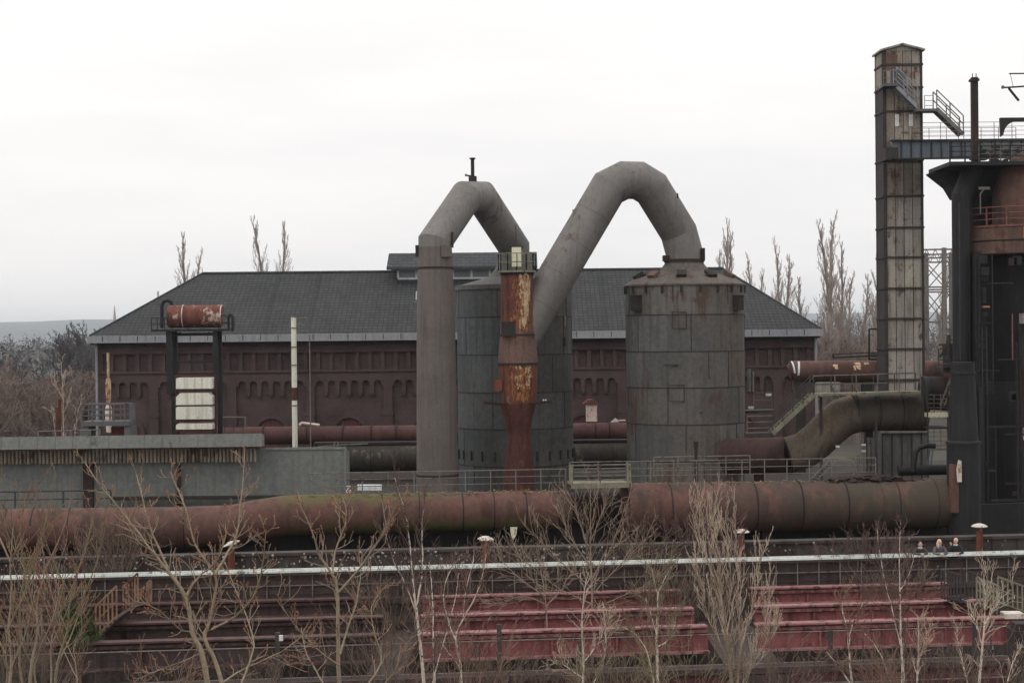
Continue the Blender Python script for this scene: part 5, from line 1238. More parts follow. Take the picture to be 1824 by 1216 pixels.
rows = ((1057, 6.05, 'rearmost'), (1090, 6.05, 'second from the rear'), (1122, 6.05, 'third from the rear'))
offs = []
for i, (v, z, wd) in enumerate(rows):
    o_ = girder('plate_girder', f'red plate girder of the middle bunker bay, {wd} row', 752-i*2, 1212+i*24, v, z, (.62, .62, .88)[i], K['girdred'], K['girdtop'], 'girders of the ore bunkers')
    girder('plate_girder', f'red plate girder of the right bunker bay, {wd} row', 1338+i*4, 1690+i*75 if i < 2 else 1980, v, z, (.62, .62, .88)[i], K['girdred'], K['girdtop'], 'girders of the ore bunkers')
    girder('plate_girder', f'dark brown plate girder of the left bunker bay, {wd} row', -120, 690-i*8, v-1, z, (.62, .62, .88)[i], K['girddark'], K['girddtop'], 'girders of the ore bunkers')
    offs.append(o_)
off4 = (G(912, 1186, 5.2)-WL).dot(WN)
# cross walls between the bays, bunker floors and the front
for u0, u1, lb in ((690, 745, 'grey brown cross wall between the left and middle bunker bays behind the birch'), (1236, 1322, 'dark cross wall between the middle and right bunker bays')):
    x0, x1 = WK(u0, offs[0]+1.5, 0).x, WK(u1, offs[0]+1.5, 0).x; y1 = WK((u0+u1)/2, -.3, 0).y; y0 = G(912, 1180, 5.2).y
    m = MB().box((x0, y0, 0), (x1, y1, 4.7)); tag(m.build('cross_wall', K['parapet'] if u0 > 1000 else K['parapet'], None, loc=((x0+x1)/2, y0, 0)), lb, 'wall')
t = thing('bunker_front', 'low maroon front wall of the bunkers at the bottom of the view', 'wall', WK(912, off4, 0))
wslab(MB(), 700, 1980, off4-.15, off4+.25, 0, 4.75).build('maroon_facing', K['maroon'], t)
wslab(MB(), -150, 698, off4-.15, off4+.25, 0, 4.75).build('dark_facing', K['girddark'], t)
wslab(MB(), -150, 1980, off4-.25, off4+.45, 4.76, 4.95).build('capping', K['girddark'], t)
MB().beam(WK(-150, off4-.3, 4.4), WK(1980, off4-.3, 4.4), .05, .04).build('cable_rail', K['railg'], t)
MB().beam(WK(-150, off4-.3, 4.05), WK(700, off4-.3, 4.05), .05, .04).build('cable_rail', K['raild'], t)
# guard railing in front of the girders
t = thing('guard_railing', 'thin grey pipe railing on heavy posts in front of the bunker girders', 'railing', WK(912, off4+.1, 4.95))
for z in (6.02, 5.02): MB().tube([WK(-150, off4+.1, z), WK(1980, off4+.1, z)], .022, 6).build('rail', K['railg'], t)
m = MB()
for u, hh in ((493, 6.5), (888, 6.55), (1032, 5.95), (1478, 6.05), (1735, 6.75)): q = WK(u, off4+.1, 0); m.beam((q.x, q.y, 4.0 if u < 600 else 4.9), (q.x, q.y, hh), .14 if u < 600 else .15, .12)
m.each('heavy_post', K['raild'], t)
m = MB()
for u in range(-60, 1900, 76):
    if min(abs(u-x) for x in (493, 888, 1032, 1478, 1735)) < 25: continue
    q = WK(u, off4+.1, 0); m.beam((q.x, q.y, 4.9), (q.x, q.y, 5.5 if u % 3 else 6.02), .035)
m.each('post', K['raild'], t)
q = WK(497, off4+.0, 6.3); MB().box((q.x-.02, q.y-.05, 6.25), (q.x+.1, q.y+.05, 6.42)).build('insulator', K['white'], t)

# stairs with slatted balustrades
def balus(mb, a, b, h, n, wd=.05):
    a = Vector(a); b = Vector(b); Z = Vector((0,0,1)); mb.beam(a+Z*h, b+Z*h, wd*1.3); mb.beam(a+Z*h*.1, b+Z*h*.1, wd); mb.beam(a+Z*h*.55, b+Z*h*.55, wd*.7)
    for k in range(n): q = a.lerp(b, k/(n-1)); mb.beam(q, q+Z*h, wd*1.1, wd*.5)
def slatstair(name, label, YY, A0, A1, B0, B1, h, n, m1, m2, extra=None):
    t = thing(name, label, 'stair', (A0+B1)/2)
    m = MB(); balus(m, A0, A1, h, n); m.build('balustrade', m1, t)
    m = MB(); balus(m, B0, B1, h, n); m.build('balustrade', m1, t)
    m = MB()
    for k in range(7):
        p = A0.lerp(A1, k/6); q = B0.lerp(B1, k/6); m.beam(p+Vector((0,0,.05)), q+Vector((0,0,.05)), .16, .03)
    m.each('tread', m2, t)
    return t
Y1 = 60.0
slatstair('slatted_stair', 'rusty orange slatted stair rails beside the green bush on the left', Y1, P(171, 1138, Y1-3), P(208, 1102, Y1-3), P(220, 1100, Y1), P(246, 1076, Y1), 1.12, 6, K['railrust'], K['darkr'])
m = MB(); balus(m, P(262, 1078, Y1+1), P(268, 1072, Y1+1), .8, 3); a = P(247, 1070, Y1+1); m.beam(a, a+Vector((.2,0,.5)), .25, .05)
tag(m.build('rusty_gate', K['railrust'], None, loc=P(262, 1085, Y1+1)), 'small rusty gate leaf at the top of the rusty slatted stair', 'gate')
m = MB(); q = P(219, 1080, Y1+.5); m.beam((q.x, q.y, q.z-.5), (q.x+.05, q.y, P(221, 1036, Y1+.5).z), .12)
tag(m.build('rusty_post', K['rustlow'], None, loc=q), 'dark rusty post between the two slatted rails on the left', 'post')
m = MB(); a, b, z0 = P(35, 1086, 57), P(74, 1085, 57), P(50, 1190, 57).z; m.beam(a, b, .09)
for q in (a, b, a.lerp(b, .35)): m.beam(q, Vector((q.x, q.y, z0)), .06)
tag(m.build('pale_frame', K['railg'], None, loc=Vector((a.x, 57, z0))), 'pale upright rail frame behind the twigs at the left edge', 'railing')
Y2 = 61.0
slatstair('slatted_stair', 'dark slatted stair rails going down to the right, below the three people', Y2, P(1677, 1066, Y2), P(1711, 1075, Y2), P(1712, 1063, Y2+1), P(1752, 1078, Y2+1), 1.05, 7, K['raild'], K['raild'])
slatstair('slatted_stair', 'brownish slatted stair rails at the right edge below the walkway', Y2, P(1740, 1078, Y2-2), P(1776, 1092, Y2-2), P(1778, 1076, Y2-.5), P(1830, 1095, Y2-.5), 1.0, 7, K['raily'], K['darkr'])
m = MB().box((P(1788,1098,56).x, 55.8, P(1788,1100,56).z), (P(1822,1098,56).x, 56.4, P(1788,1091,56).z))
tag(m.build('timber', K['capw'], None, loc=P(1805, 1100, 56)), 'pale broken timber lying below the stair at the right edge', 'timber')
m = MB().box((P(1800,1140,53).x, 52.6, 4.9), (P(1835,1140,53).x, 53.4, P(1800,1120,53).z)); m.box((P(1805,1140,53).x, 52.7, P(1800,1120,53).z), (P(1835,1140,53).x, 53.3, P(1800,1108,53).z))
tag(m.build('machine_box', K['blackbox'], None, loc=(P(1818,1140,53).x, 53, 4.9)), 'black stepped machine box at the right edge on the bunker front', 'box')

# ============================================================ PEOPLE leaning on the rail
def skinned(name, nodes, edges, m_, parent, sub=2, root=0):
    me = bpy.data.meshes.new(name); base = Vector(parent.location)
    me.from_pydata([Vector(p)-base for p, r in nodes], edges, []); o = bpy.data.objects.new(name, me); col.objects.link(o); o.parent = parent
    me.materials.append(m_); s_ = o.modifiers.new('skin', 'SKIN'); s_.use_smooth_shade = True
    for i, (p, r) in enumerate(nodes):
        sv = me.skin_vertices[0].data[i]; sv.radius = r if isinstance(r, tuple) else (r, r); sv.use_root = (i == root)
    ss = o.modifiers.new('sub', 'SUBSURF'); ss.levels = sub; ss.render_levels = sub
    return o
def ball(mb, c, r, n=12, k=8):
    c = Vector(c); rx, ry, rz = r if isinstance(r, tuple) else (r, r, r)
    prof = [(math.sin(math.pi*i/k), -math.cos(math.pi*i/k)) for i in range(k+1)]
    vs = [(c.x+rx*max(p, .02)*math.cos(2*math.pi*j/n), c.y+ry*max(p, .02)*math.sin(2*math.pi*j/n), c.z+rz*q) for p, q in prof for j in range(n)]
    mb.add(vs, [(i*n+j, i*n+(j+1)%n, (i+1)*n+(j+1)%n, (i+1)*n+j) for i in range(k) for j in range(n)])
def person(u, label, face, jacket, hair, long_hair=False, raise_hand=False, H=1.66, lean=.16, scarf=None, behind=.30):
    b = WK(u, behind, 5.95); t = thing('person', label, 'person', b); t.location = b
    fwd = -WN; side = WD; Z = Vector((0,0,1))
    def p(s, f, h): return b+side*s+fwd*f+Z*h
    hip = p(0, -.12, .90*H/1.7); ch = p(0, lean*.55, 1.26*H/1.7); nk = p(0, lean*.9, 1.43*H/1.7); hd = p(0, lean, 1.56*H/1.7)
    nodes = [(hip, (.155,.125)), (p(0, .0, 1.06*H/1.7), (.15,.115)), (ch, (.175,.125)), (p(0, lean*.8, 1.38*H/1.7), (.10,.09)), (nk, .055), (p(0, lean*.95, 1.48*H/1.7), .052)]
    edges = [(0,1),(1,2),(2,3),(3,4),(4,5)]
    for s in (-1, 1):
        sh = p(s*.19, lean*.7, 1.36*H/1.7)
        i0 = len(nodes)
        if raise_hand and s == -1: el_, wr = p(-.30, lean+.12, 1.20*H/1.7), p(-.27, lean+.22, 1.43*H/1.7)
        else: el_, wr = p(s*.27, lean+.08, 1.10), p(s*.06, lean+.22, 1.13)
        nodes += [(sh, .075), (el_, .052), (wr, .038)]; edges += [(2, i0), (i0, i0+1), (i0+1, i0+2)]
        nodes += [(p(s*.09, -.10, .84*H/1.7), .10), (p(s*.10, -.05, .48*H/1.7), .062), (p(s*.11, -.12, .09), .042), (p(s*.12, .04, .04), .04)]
        j = i0+3; edges += [(0, j), (j, j+1), (j+1, j+2), (j+2, j+3)]
    skinned('body', nodes, edges, jacket, t)
    # head with face
    fd = (fwd*math.cos(face)+side*math.sin(face)).normalized(); sd_ = Z.cross(fd).normalized()
    m = MB(); ball(m, hd+Z*.03, (.080, .092, .115)); ball(m, hd-Z*.045+fd*.03, (.055, .055, .055)); m.octa(hd+fd*.10+Z*.01, .016, .03, fd)
    for s in (-1, 1): ball(m, hd+sd_*.083*s+Z*.01, (.015, .02, .03), 6, 4)
    h = m.build('head', K['skin'], t, smooth=60)
    m = MB()
    for s in (-1, 1): ball(m, hd+fd*.088+sd_*.032*s+Z*.035, .011, 6, 4)
    m.build('eyes', K['blackbox'], h, smooth=60)
    m = MB(); m.beam(hd+fd*.085-sd_*.022-Z*.05, hd+fd*.085+sd_*.022-Z*.05, .008); m.build('mouth', K['rustpost'], h)
    m = MB(); ball(m, hd-fd*.02+Z*.055, (.092, .098, .108))
    if long_hair: ball(m, hd-fd*.05-Z*.05, (.10, .085, .16)); ball(m, hd-fd*.01-Z*.09+sd_*.07, (.035, .04, .12)); ball(m, hd-fd*.01-Z*.09-sd_*.07, (.035, .04, .12))
    m.build('hair', hair, t, smooth=60)
    if scarf: m = MB(); m.tube([nk+side*.07-fwd*.02, nk+fwd*.07, nk-side*.07-fwd*.02], .04, 8); m.build('scarf', scarf, t, smooth=60)
    # hands
    for s in (-1, 1):
        if raise_hand and s == -1: w0, d_, up = p(-.27, lean+.22, 1.43*H/1.7), (Z*.9+fwd*.3-side*.3).normalized(), fwd
        else: w0, d_, up = p(s*.06, lean+.22, 1.13), (side*(-s)*.8+fwd*.5).normalized(), Z
        sx = d_.cross(up).normalized(); palm = w0+d_*.05
        nd = [(w0, .026), (palm, (.036, .018)), (w0+d_*.085, (.036, .016))]; ed = [(0,1),(1,2)]
        for k, L in enumerate((.062, .072, .068, .052)):
            i0 = len(nd); o_ = sx*(.027-.018*k)
            nd += [(w0+d_*.10+o_, .009), (w0+d_*(.10+L*.55)+o_*1.15-up*.012, .0085), (w0+d_*(.10+L*.9)+o_*1.2-up*.035, .0075)]; ed += [(2, i0), (i0, i0+1), (i0+1, i0+2)]
        i0 = len(nd); nd += [(palm+sx*.045+d_*.015, .011), (palm+sx*.062+d_*.05-up*.01, .009)]; ed += [(1, i0), (i0, i0+1)]
        skinned('hand', nd, ed, K['skin'], t, 1)
    # trousers: an overlay slightly proud of the legs
    nodes = [(p(0, -.12, .92*H/1.7), (.165,.135))]; edges = []
    for s in (-1, 1):
        j = len(nodes); nodes += [(p(s*.09, -.10, .84*H/1.7), .112), (p(s*.10, -.05, .48*H/1.7), .075), (p(s*.11, -.12, .10), .058)]; edges += [(0, j), (j, j+1), (j+1, j+2)]
    skinned('trousers', nodes, edges, K['trousers'], t)
person(1637, 'person with dark hair and pale scarf in olive jacket, leftmost of three at the rail', -.3, K['jacketo'], K['hairdark'], H=1.60, scarf=K['collar'])
person(1671, 'person with long blond hair and grey jacket, middle of the three at the rail', .55, K['jacketg'], K['hairblond'], long_hair=True, H=1.66, lean=.20)
person(1700, 'person in a black jacket with one hand raised, rightmost of the three at the rail', -.9, K['jacketd'], K['skin'], raise_hand=True, H=1.70, scarf=K['collar'])
# ============================================================ VEGETATION
def pert(d, ang, rng):
    d = Vector(d).normalized(); a = d.orthogonal().normalized(); b = d.cross(a); t = rng.uniform(0, 2*math.pi)
    return (d*math.cos(ang)+(a*math.cos(t)+b*math.sin(t))*math.sin(ang)).normalized()
def grow(mbs, p, d, L, r, lvl, o, rng, buds=None):
    """one wandering branch and its children; o: per-level settings"""
    ns = o.get('segs', 4) if lvl else o.get('segs', 4)+2
    pts = [Vector(p)]; dd = Vector(d).normalized(); up = o['up'][min(lvl, len(o['up'])-1)]
    for i in range(ns):
        dd = (pert(dd, rng.uniform(0, o['wig']), rng)+Vector((0, 0, up/ns))).normalized()
        pts.append(pts[-1]+dd*(L/ns))
    rr = [max(o['rmin'], r*(1-(1-o['tip'])*i/ns)) for i in range(ns+1)]
    mbs[0 if lvl < o.get('trunk', 1) else 1].tube(pts, rr, o.get('n', 3) if lvl else 6, cap=False)
    if buds is not None and lvl >= 1: buds.append((pts[-1], dd))
    if lvl < len(o['kids']):
        k = o['kids'][lvl]; t0 = o['t0'][min(lvl, len(o['t0'])-1)]
        for i in range(k):
            t = t0+(1-t0)*(i+rng.random())/k; f = t*ns; j = min(ns-1, int(f)); q = pts[j].lerp(pts[j+1], f-j)
            base = (pts[j+1]-pts[j]).normalized(); sh = o['shape'](t) if lvl == 0 else (1.1-.6*t)
            nd = pert(base, o['ang'][min(lvl, len(o['ang'])-1)]*rng.uniform(.7, 1.25), rng)
            grow(mbs, q, nd, L*o['len'][min(lvl, len(o['len'])-1)]*sh*rng.uniform(.7, 1.15), rr[j]*o['rk'], lvl+1, o, rng, buds)
def proto_tree(name, o, H, r, seed, mt, mc):
    rng = random.Random(seed); a, b = MB(), MB(); grow((a, b), (0,0,0), (0,0,1), H, r, 0, o, rng)
    t = bpy.data.objects.new(name, None); col.objects.link(t); t.empty_display_size = .3
    a.build('trunk', mt, t, smooth=60); b.build('crown', mc, t); return t
def put(t, first, loc, s, rz, label, cat, group=None, sx=1.0):
    o = t if first else copytree(t); o.location = loc; o.scale = (s*sx, s*sx, s); o.rotation_euler = (0, 0, rz); tag(o, label, cat, group); return o
# Lombardy poplars on the horizon
po = dict(segs=6, wig=.10, up=(.1, 1.2, 1.0, .8), rmin=.012, tip=.15, n=3, kids=(56, 8, 3), t0=(.08, .12, .2), len=(.24, .42, .55), ang=(.34, .26, .28), rk=.30, shape=lambda t: (1.2-t)*.95, trunk=1)
pv = [proto_tree('poplar', po, 30.0, .34, s, K['poplar'], K['poplar']) for s in (1, 2, 3)]
rng = random.Random(8); used = [False]*3
plist = [(340, 431, 'lone bare poplar rising behind the left hip of the hall roof', 1.0, 270), (326, 462, 'short bare poplar leaning on the taller one behind the left hip of the roof', .9, 290),
 (469, 408, 'left one of the tall bare poplar pair above the hall ridge', .9, 270), (489, 410, 'right one of the tall bare poplar pair above the hall ridge', .9, 280),
 (1267, 410, 'tallest bare poplar right behind the conical tank top', .9, 270), (1288, 434, 'second bare poplar right of the conical tank top', .9, 275), (1301, 458, 'small bare poplar right of the conical tank top', .9, 280),
 (1332, 468, 'slim bare poplar over the right hip of the roof, nearest the tank', .9, 280), (1352, 492, 'low bare poplar over the right hip of the roof', 1.0, 300), (1384, 468, 'bare poplar in the middle above the right hip of the roof', 1.1, 285),
 (1412, 442, 'narrow bare poplar above the lower end of the right roof hip', .75, 280), (1370, 500, 'low bare poplar in the dip above the right roof hip', .9, 310), (1432, 505, 'low bare poplar between the narrow one and the tall pair', 1.2, 300),
 (1458, 403, 'tallest bare poplar between the hall and the lift tower', 1.0, 265), (1474, 413, 'tall bare poplar close to the right of the tallest one', 1.0, 268), (1502, 446, 'medium bare poplar between the tall pair and the lift tower', .9, 275),
 (1545, 412, 'tall bare poplar touching the left side of the lift tower', 1.1, 268), (1556, 430, 'bare poplar partly hidden by the left side of the lift tower', 1.0, 280), (1528, 500, 'low bare poplar just left of those by the lift tower', 1.2, 300),
 (1487, 500, 'low bare poplar in front of the tall pair left of the lift tower', 1.1, 300), (1672, 478, 'bare poplar seen through the left part of the gasometer frame', .8, 330)]
for i, (u, v, lb, sx, Y) in enumerate(plist):
    k = i % 3; p = P(u, v, Y); H = p.z; put(pv[k], not used[k], (p.x, Y, 0), H/29.3, rng.uniform(0, 6), lb, 'tree', 'bare poplars on the horizon', sx=sx*1.8*28/H if H < 24 else sx*1.75); used[k] = True
# rounded bare wood trees
wo = dict(segs=4, wig=.22, up=(.2, .5, .4, .3), rmin=.022, tip=.3, n=3, kids=(16, 9, 7), t0=(.25, .25, .2), len=(.52, .50, .5), ang=(.85, .7, .7), rk=.5, shape=lambda t: 1.15-.5*t, trunk=1)
wv = [proto_tree('bare_tree', wo, 9.0, .22, s, K['wood'], K['wood']) for s in (11, 12, 13)]
dv = [proto_tree('bare_tree', wo, 9.0, .24, s, K['wooddark'], K['wooddark']) for s in (21, 22)]
rng = random.Random(5); uw = [False]*3; n_ = 0
wl_ = []
for i in range(46):
    f = i/46; Y = rng.uniform(165, 235); u = rng.uniform(-60, 245); v = 655+rng.uniform(-12, 60)-(235-Y)*.2-(10 if u < 60 else 0)
    wl_.append((u, v, Y))
for u, v, Y in wl_:
    k = n_ % 3; p = P(u, v, Y); put(wv[k], not uw[k], (p.x, Y, 0), max(5, p.z)/11.5, rng.uniform(0, 6), ('bare brown tree at the back of the left wood, under the dark crowns' if Y > 205 else 'bare brown tree at the far left edge of the picture' if u < 40 else 'bare brown tree close to the left corner of the brick hall' if u > 165 else 'bare brown tree in the front of the left wood, behind the shed'), 'tree', 'bare brown trees of the left wood', sx=1.1); uw[k] = True; n_ += 1
for i in range(20):
    Y = rng.uniform(225, 260); u = rng.uniform(1395, 1715); v = rng.uniform(578, 612); p = P(u, v, Y); k = n_ % 3
    put(wv[k], False, (p.x, Y, 0), p.z/11.5, rng.uniform(0, 6), 'bare brown tree in the wood between the hall and the lift tower', 'tree', 'bare brown trees of the right wood', sx=.8); n_ += 1
ud = [False]*2
dl = [(22, 640, 'low dark bare tree at the left edge of the dark row'), (55, 612, 'dark bare tree second from the left above the brown wood'), (88, 592, 'broad dark bare tree above the brown wood, left of the gap'),
      (118, 584, 'dark bare tree in the middle of the dark row left of the hall'), (148, 572, 'dark bare tree left of the tallest dark crown'), (182, 556, 'tallest dark bare tree, next to the far church spire'), (212, 575, 'dark bare tree touching the left eave of the hall'), (165, 605, 'dark bare tree in front of the tallest dark crown')]
for i, (u, v, lb) in enumerate(dl):
    Y = 236+(i*17) % 30; p = P(u, v, Y); k = i % 2; put(dv[k], not ud[k], (p.x, Y, 0), p.z/11.3, i*1.3, lb, 'tree', 'dark bare trees above the left wood', sx=.85); ud[k] = True
# far wood, nobody could count it
rng = random.Random(77); m = MB()
for i in range(900):
    Y = rng.uniform(500, 1500); side = rng.random() < .45; u = rng.uniform(-120, 420) if side else rng.uniform(1250, 1950); p = P(u, 592, Y); H = rng.uniform(9, 15)+(4 if Y > 900 else 0)+(8 if (not side and Y > 1000) else 0)
    for j in range(26):
        a_ = rng.uniform(0, 6.28); r_ = abs(rng.gauss(0, .4))*H*.5; z_ = H*rng.uniform(.25, 1)*(1-.3*r_/(H*.5)); s_ = rng.uniform(.6, 1.7)
        c_ = Vector((p.x+r_*math.cos(a_), Y+r_*math.sin(a_), z_))
        m.add([c_+Vector((rng.uniform(-s_,s_), rng.uniform(-s_,s_), rng.uniform(-s_,s_))) for _ in range(3)], [(0,1,2)])
struct(tag(m.build('far_wood', K['wooddark']), 'hazy far wood fading out below the hills', 'wood'), 'stuff')
# far spire, stack, small houses on the hill
p = P(204, 546, 1900); m = MB(); m.lathe((p.x, p.y), [(2.6, 20), (2.6, p.z-20)], 4); t = thing('church_spire', 'thin far church spire on the horizon left of the hall roof', 'church', (p.x, p.y, 20)); m.build('tower', K['poplar'], t)
MB().lathe((p.x, p.y), [(2.4, p.z-20), (.2, p.z+2)], 6).build('spire', K['poplar'], t)
p = P(281.5, 519, 1500); tag(MB().lathe((p.x, p.y), [(1.0, 10), (.8, p.z)], 8).build('far_chimney', K['poplar'], None, loc=(p.x, p.y, 10)), 'faint thin far chimney behind the left hip of the hall roof', 'chimney')

# ---- foreground trees traced as branch lines, twigs added along them
def traced(name, label, cat, Y, lines, mb, mt, seed, twigs=(10, 60, .45), rt=.5, buds=False, root=True, group=None, sub=None, dens=1.0, up=.5, depth=.6, budsz=1.0, smin=.0, RS=.66):
    """lines: [(pixel points, r0 px, r1 px, y shift)]; the first line is carried down to the ground"""
    rng = random.Random(seed); trunk, crown, bd = MB(), MB(), []
    for li, (pts, r0, r1, dy) in enumerate(lines):
        n = len(pts); W_ = [P(u, v, Y+dy*(i/(n-1) if li else 1)+(0 if li else 0)) for i, (u, v) in enumerate(pts)]
        rr = [M(r1+(r0-r1)*(1-i/(n-1))**1.5, Y)*RS for i in range(n)]
        # smooth subdivision
        q, qr = [], []
        for i in range(n-1):
            p0, p1, p2, p3 = W_[max(0,i-1)], W_[i], W_[i+1], W_[min(n-1,i+2)]
            for s in range(3):
                t = s/3; q.append(.5*((2*p1)+(p2-p0)*t+(2*p0-5*p1+4*p2-p3)*t*t+(3*p1-3*p2+p3-p0)*t**3)+Vector((rng.gauss(0,1), rng.gauss(0,1), rng.gauss(0,1)))*M(.5, Y)); qr.append(rr[i]+(rr[i+1]-rr[i])*t)
        q.append(W_[-1]); qr.append(rr[-1])
        if li == 0 and root: q = [Vector((q[0].x, q[0].y, 0)), Vector((q[0].x, q[0].y, q[0].z*.5))]+q; qr = [qr[0]*1.5, qr[0]*1.15]+qr
        (trunk if r0 > smin else crown).tube(q, qr, 7, cap=True)
        k, L, ang = twigs; k = int(k*dens*(len(pts)/5)); m0 = 2 if li == 0 and root else 0
        bd.append((q[-1], (q[-1]-q[-2]).normalized()))
        for i in range(k):
            f = m0+(len(q)-1-m0)*(.15+.85*(i+rng.random())/k); j = min(len(q)-2, int(f)); p = q[j].lerp(q[j+1], f-j); d = (q[j+1]-q[j]).normalized()
            nd = pert(d, ang*rng.uniform(.7, 1.5), rng); nd.y *= depth; nd = nd.normalized()
            o = sub or dict(segs=3, wig=.25, up=(up, up*.6), rmin=M(.34, Y), tip=.4, n=4, kids=(3,), t0=(.25,), len=(.5,), ang=(.7,), rk=.7, shape=lambda t: 1-.3*t, trunk=0)
            grow((crown, crown), p, nd, M(L*rng.uniform(.4, 1.2)*(1.15-.5*(f/len(q))), Y), min(qr[j]*rt, M(1.1, Y)), 0, o, rng, bd if buds else None)
            if buds: bd.append((p, nd)) if rng.random() < .2 else None
    b0 = P(*lines[0][0][0], Y); t = thing(name, label, cat, (b0.x, b0.y, 0 if root else b0.z), group)
    trunk.build('trunk', mb, t, smooth=60); crown.build('crown', mt, t)
    if buds:
        m = MB()
        for c, d in bd:
            if rng.random() < .12: continue
            s = M(3.3, Y)*rng.uniform(.6, 1.25)*budsz
            m.octa(c+d*s*.3, s*.5, s*1.15, pert(d, .35, rng))
            for _ in range(rng.choice((0, 1, 1, 2, 3))): m.octa(c-d*s*rng.uniform(.3, 2.2)+Vector((rng.gauss(0,1), rng.gauss(0,1), rng.gauss(0,1)))*s*.45, s*.38, s*.85, pert(d, .9, rng))
        m.build('foliage', K['bud'], t)
    return t
by, tp = K['barkyellow'], K['barkbrown']
budsub = dict(segs=3, wig=.3, up=(.45, .5), rmin=M(.5, 17), tip=.5, n=5, kids=(2,), t0=(.35,), len=(.45,), ang=(.6,), rk=.8, shape=lambda t: 1, trunk=0)
traced('budding_tree', 'forked yellowish budding tree in the foreground, left of the centre', 'tree', 17.0, [
 ([(372,1236),(359,1163),(343,1125),(332,1064),(304,1023),(277,988),(247,949),(208,900),(180,867),(150,822)], 7.0, 1.6, -.3),
 ([(399,1236),(385,1180),(365,1138),(372,1108),(381,1070),(384,1023),(354,982),(340,944),(329,900),(315,868),(304,842)], 5.5, 1.5, .5),
 ([(384,1023),(406,982),(422,949),(428,900),(432,865),(436,800)], 3.4, 1.3, .6),
 ([(378,1120),(419,1097),(450,1064),(466,1018),(470,980),(474,944)], 3.2, 1.2, -.5),
 ([(332,1059),(351,1029),(384,1000),(400,965),(402,930)], 3.0, 1.2, .4),
 ([(299,1012),(274,955),(263,922),(252,880),(243,845)], 3.0, 1.2, .5),
 ([(343,1127),(318,1118),(290,1092),(262,1075),(238,1070)], 2.2, 1.0, -.4),
 ([(397,1215),(440,1188),(500,1160),(540,1130)], 2.4, 1.0, .8),
 ([(430,1216),(452,1150),(440,1100),(420,1050),(400,1000)], 2.6, 1.0, 1.0),
 ([(359,1163),(330,1175),(290,1190),(255,1205)], 1.8, .9, .6)], by, tp, 3, twigs=(17, 46, .75), RS=.78, buds=True, sub=budsub, up=.4)
traced('budding_tree', 'slender yellowish budding tree in the foreground beside the white birch', 'tree', 18.0, [
 ([(605,1236),(602,1150),(601,1054),(592,1023),(570,990),(559,955),(545,920),(528,893)], 5.8, 1.4, .2),
 ([(602,1056),(641,1010),(677,960),(696,922),(707,890)], 3.2, 1.1, -.4),
 ([(592,1022),(597,985),(612,940),(617,910),(606,880)], 2.6, 1.1, .4),
 ([(606,1165),(622,1110),(633,1078),(641,1032),(645,985)], 3.0, 1.1, .5),
 ([(604,1185),(570,1160),(545,1135),(515,1100),(495,1060)], 2.2, .9, -.5),
 ([(590,1236),(560,1190),(545,1160),(537,1120)], 2.4, 1.0, .8),
 ([(660,1236),(700,1200),(722,1150),(745,1120),(770,1085)], 2.2, .9, -.6),
 ([(640,1236),(680,1180),(668,1130),(662,1080),(690,1040)], 2.6, 1.0, .7)], by, tp, 6, twigs=(16, 44, .75), RS=.75, buds=True, sub=budsub, up=.4)
# thicket at the left edge
rng = random.Random(14)
for i, (u0, u1, v1, r0, lb) in enumerate(((12, -6, 1010, 3.5, 'outermost thin stem of the brown thicket at the left edge'), (18, 30, 880, 5.0, 'thick budding stem of the left thicket, second from the edge'), (40, 42, 905, 3.6, 'straight budding stem in the middle of the left thicket'),
    (55, 88, 900, 5.5, 'leaning budding tree of the left thicket reaching the pipe railing'), (66, 62, 985, 2.8, 'short reddish stem within the left thicket'), (85, 112, 965, 3.2, 'thin budding stem at the right side of the left thicket'), (98, 180, 885, 5.0, 'longest leaning tree of the left thicket, bending to the right'), (130, 150, 1060, 2.6, 'low stem right of the left thicket before the green bush'))):
    pts = []; n_ = 7
    for k in range(n_): f = k/(n_-1); pts.append((u0+(u1-u0)*f**1.4+rng.uniform(-7, 7), 1240+(v1-1240)*f))
    ls = [(pts, r0, 1.1, rng.uniform(-.3, .3))]
    for s in range(4 if r0 > 3 else 2):
        j = rng.randint(1, 4); a = pts[j]; sg = rng.choice((-1, 1)); L = rng.uniform(90, 190)
        ls.append(([a, (a[0]+sg*L*.18, a[1]-L*.38), (a[0]+sg*L*.30, a[1]-L*.72), (a[0]+sg*L*.36, a[1]-L)], r0*.5, .9, rng.uniform(-.5, .5)))
    traced('budding_tree', lb, 'tree', 15.5+i*.55, ls, tp if i % 2 else K['olivetwig'], K['redtwig'] if i % 2 else K['olivetwig'], 40+i, twigs=(7, 56, .5), buds=True, up=.7, group='budding stems of the left thicket', sub=dict(segs=3, wig=.25, up=(.6, .5), rmin=M(.5, 17), tip=.5, n=4, kids=(3,), t0=(.25,), len=(.5,), ang=(.5,), rk=.8, shape=lambda t: 1, trunk=0), budsz=.75)
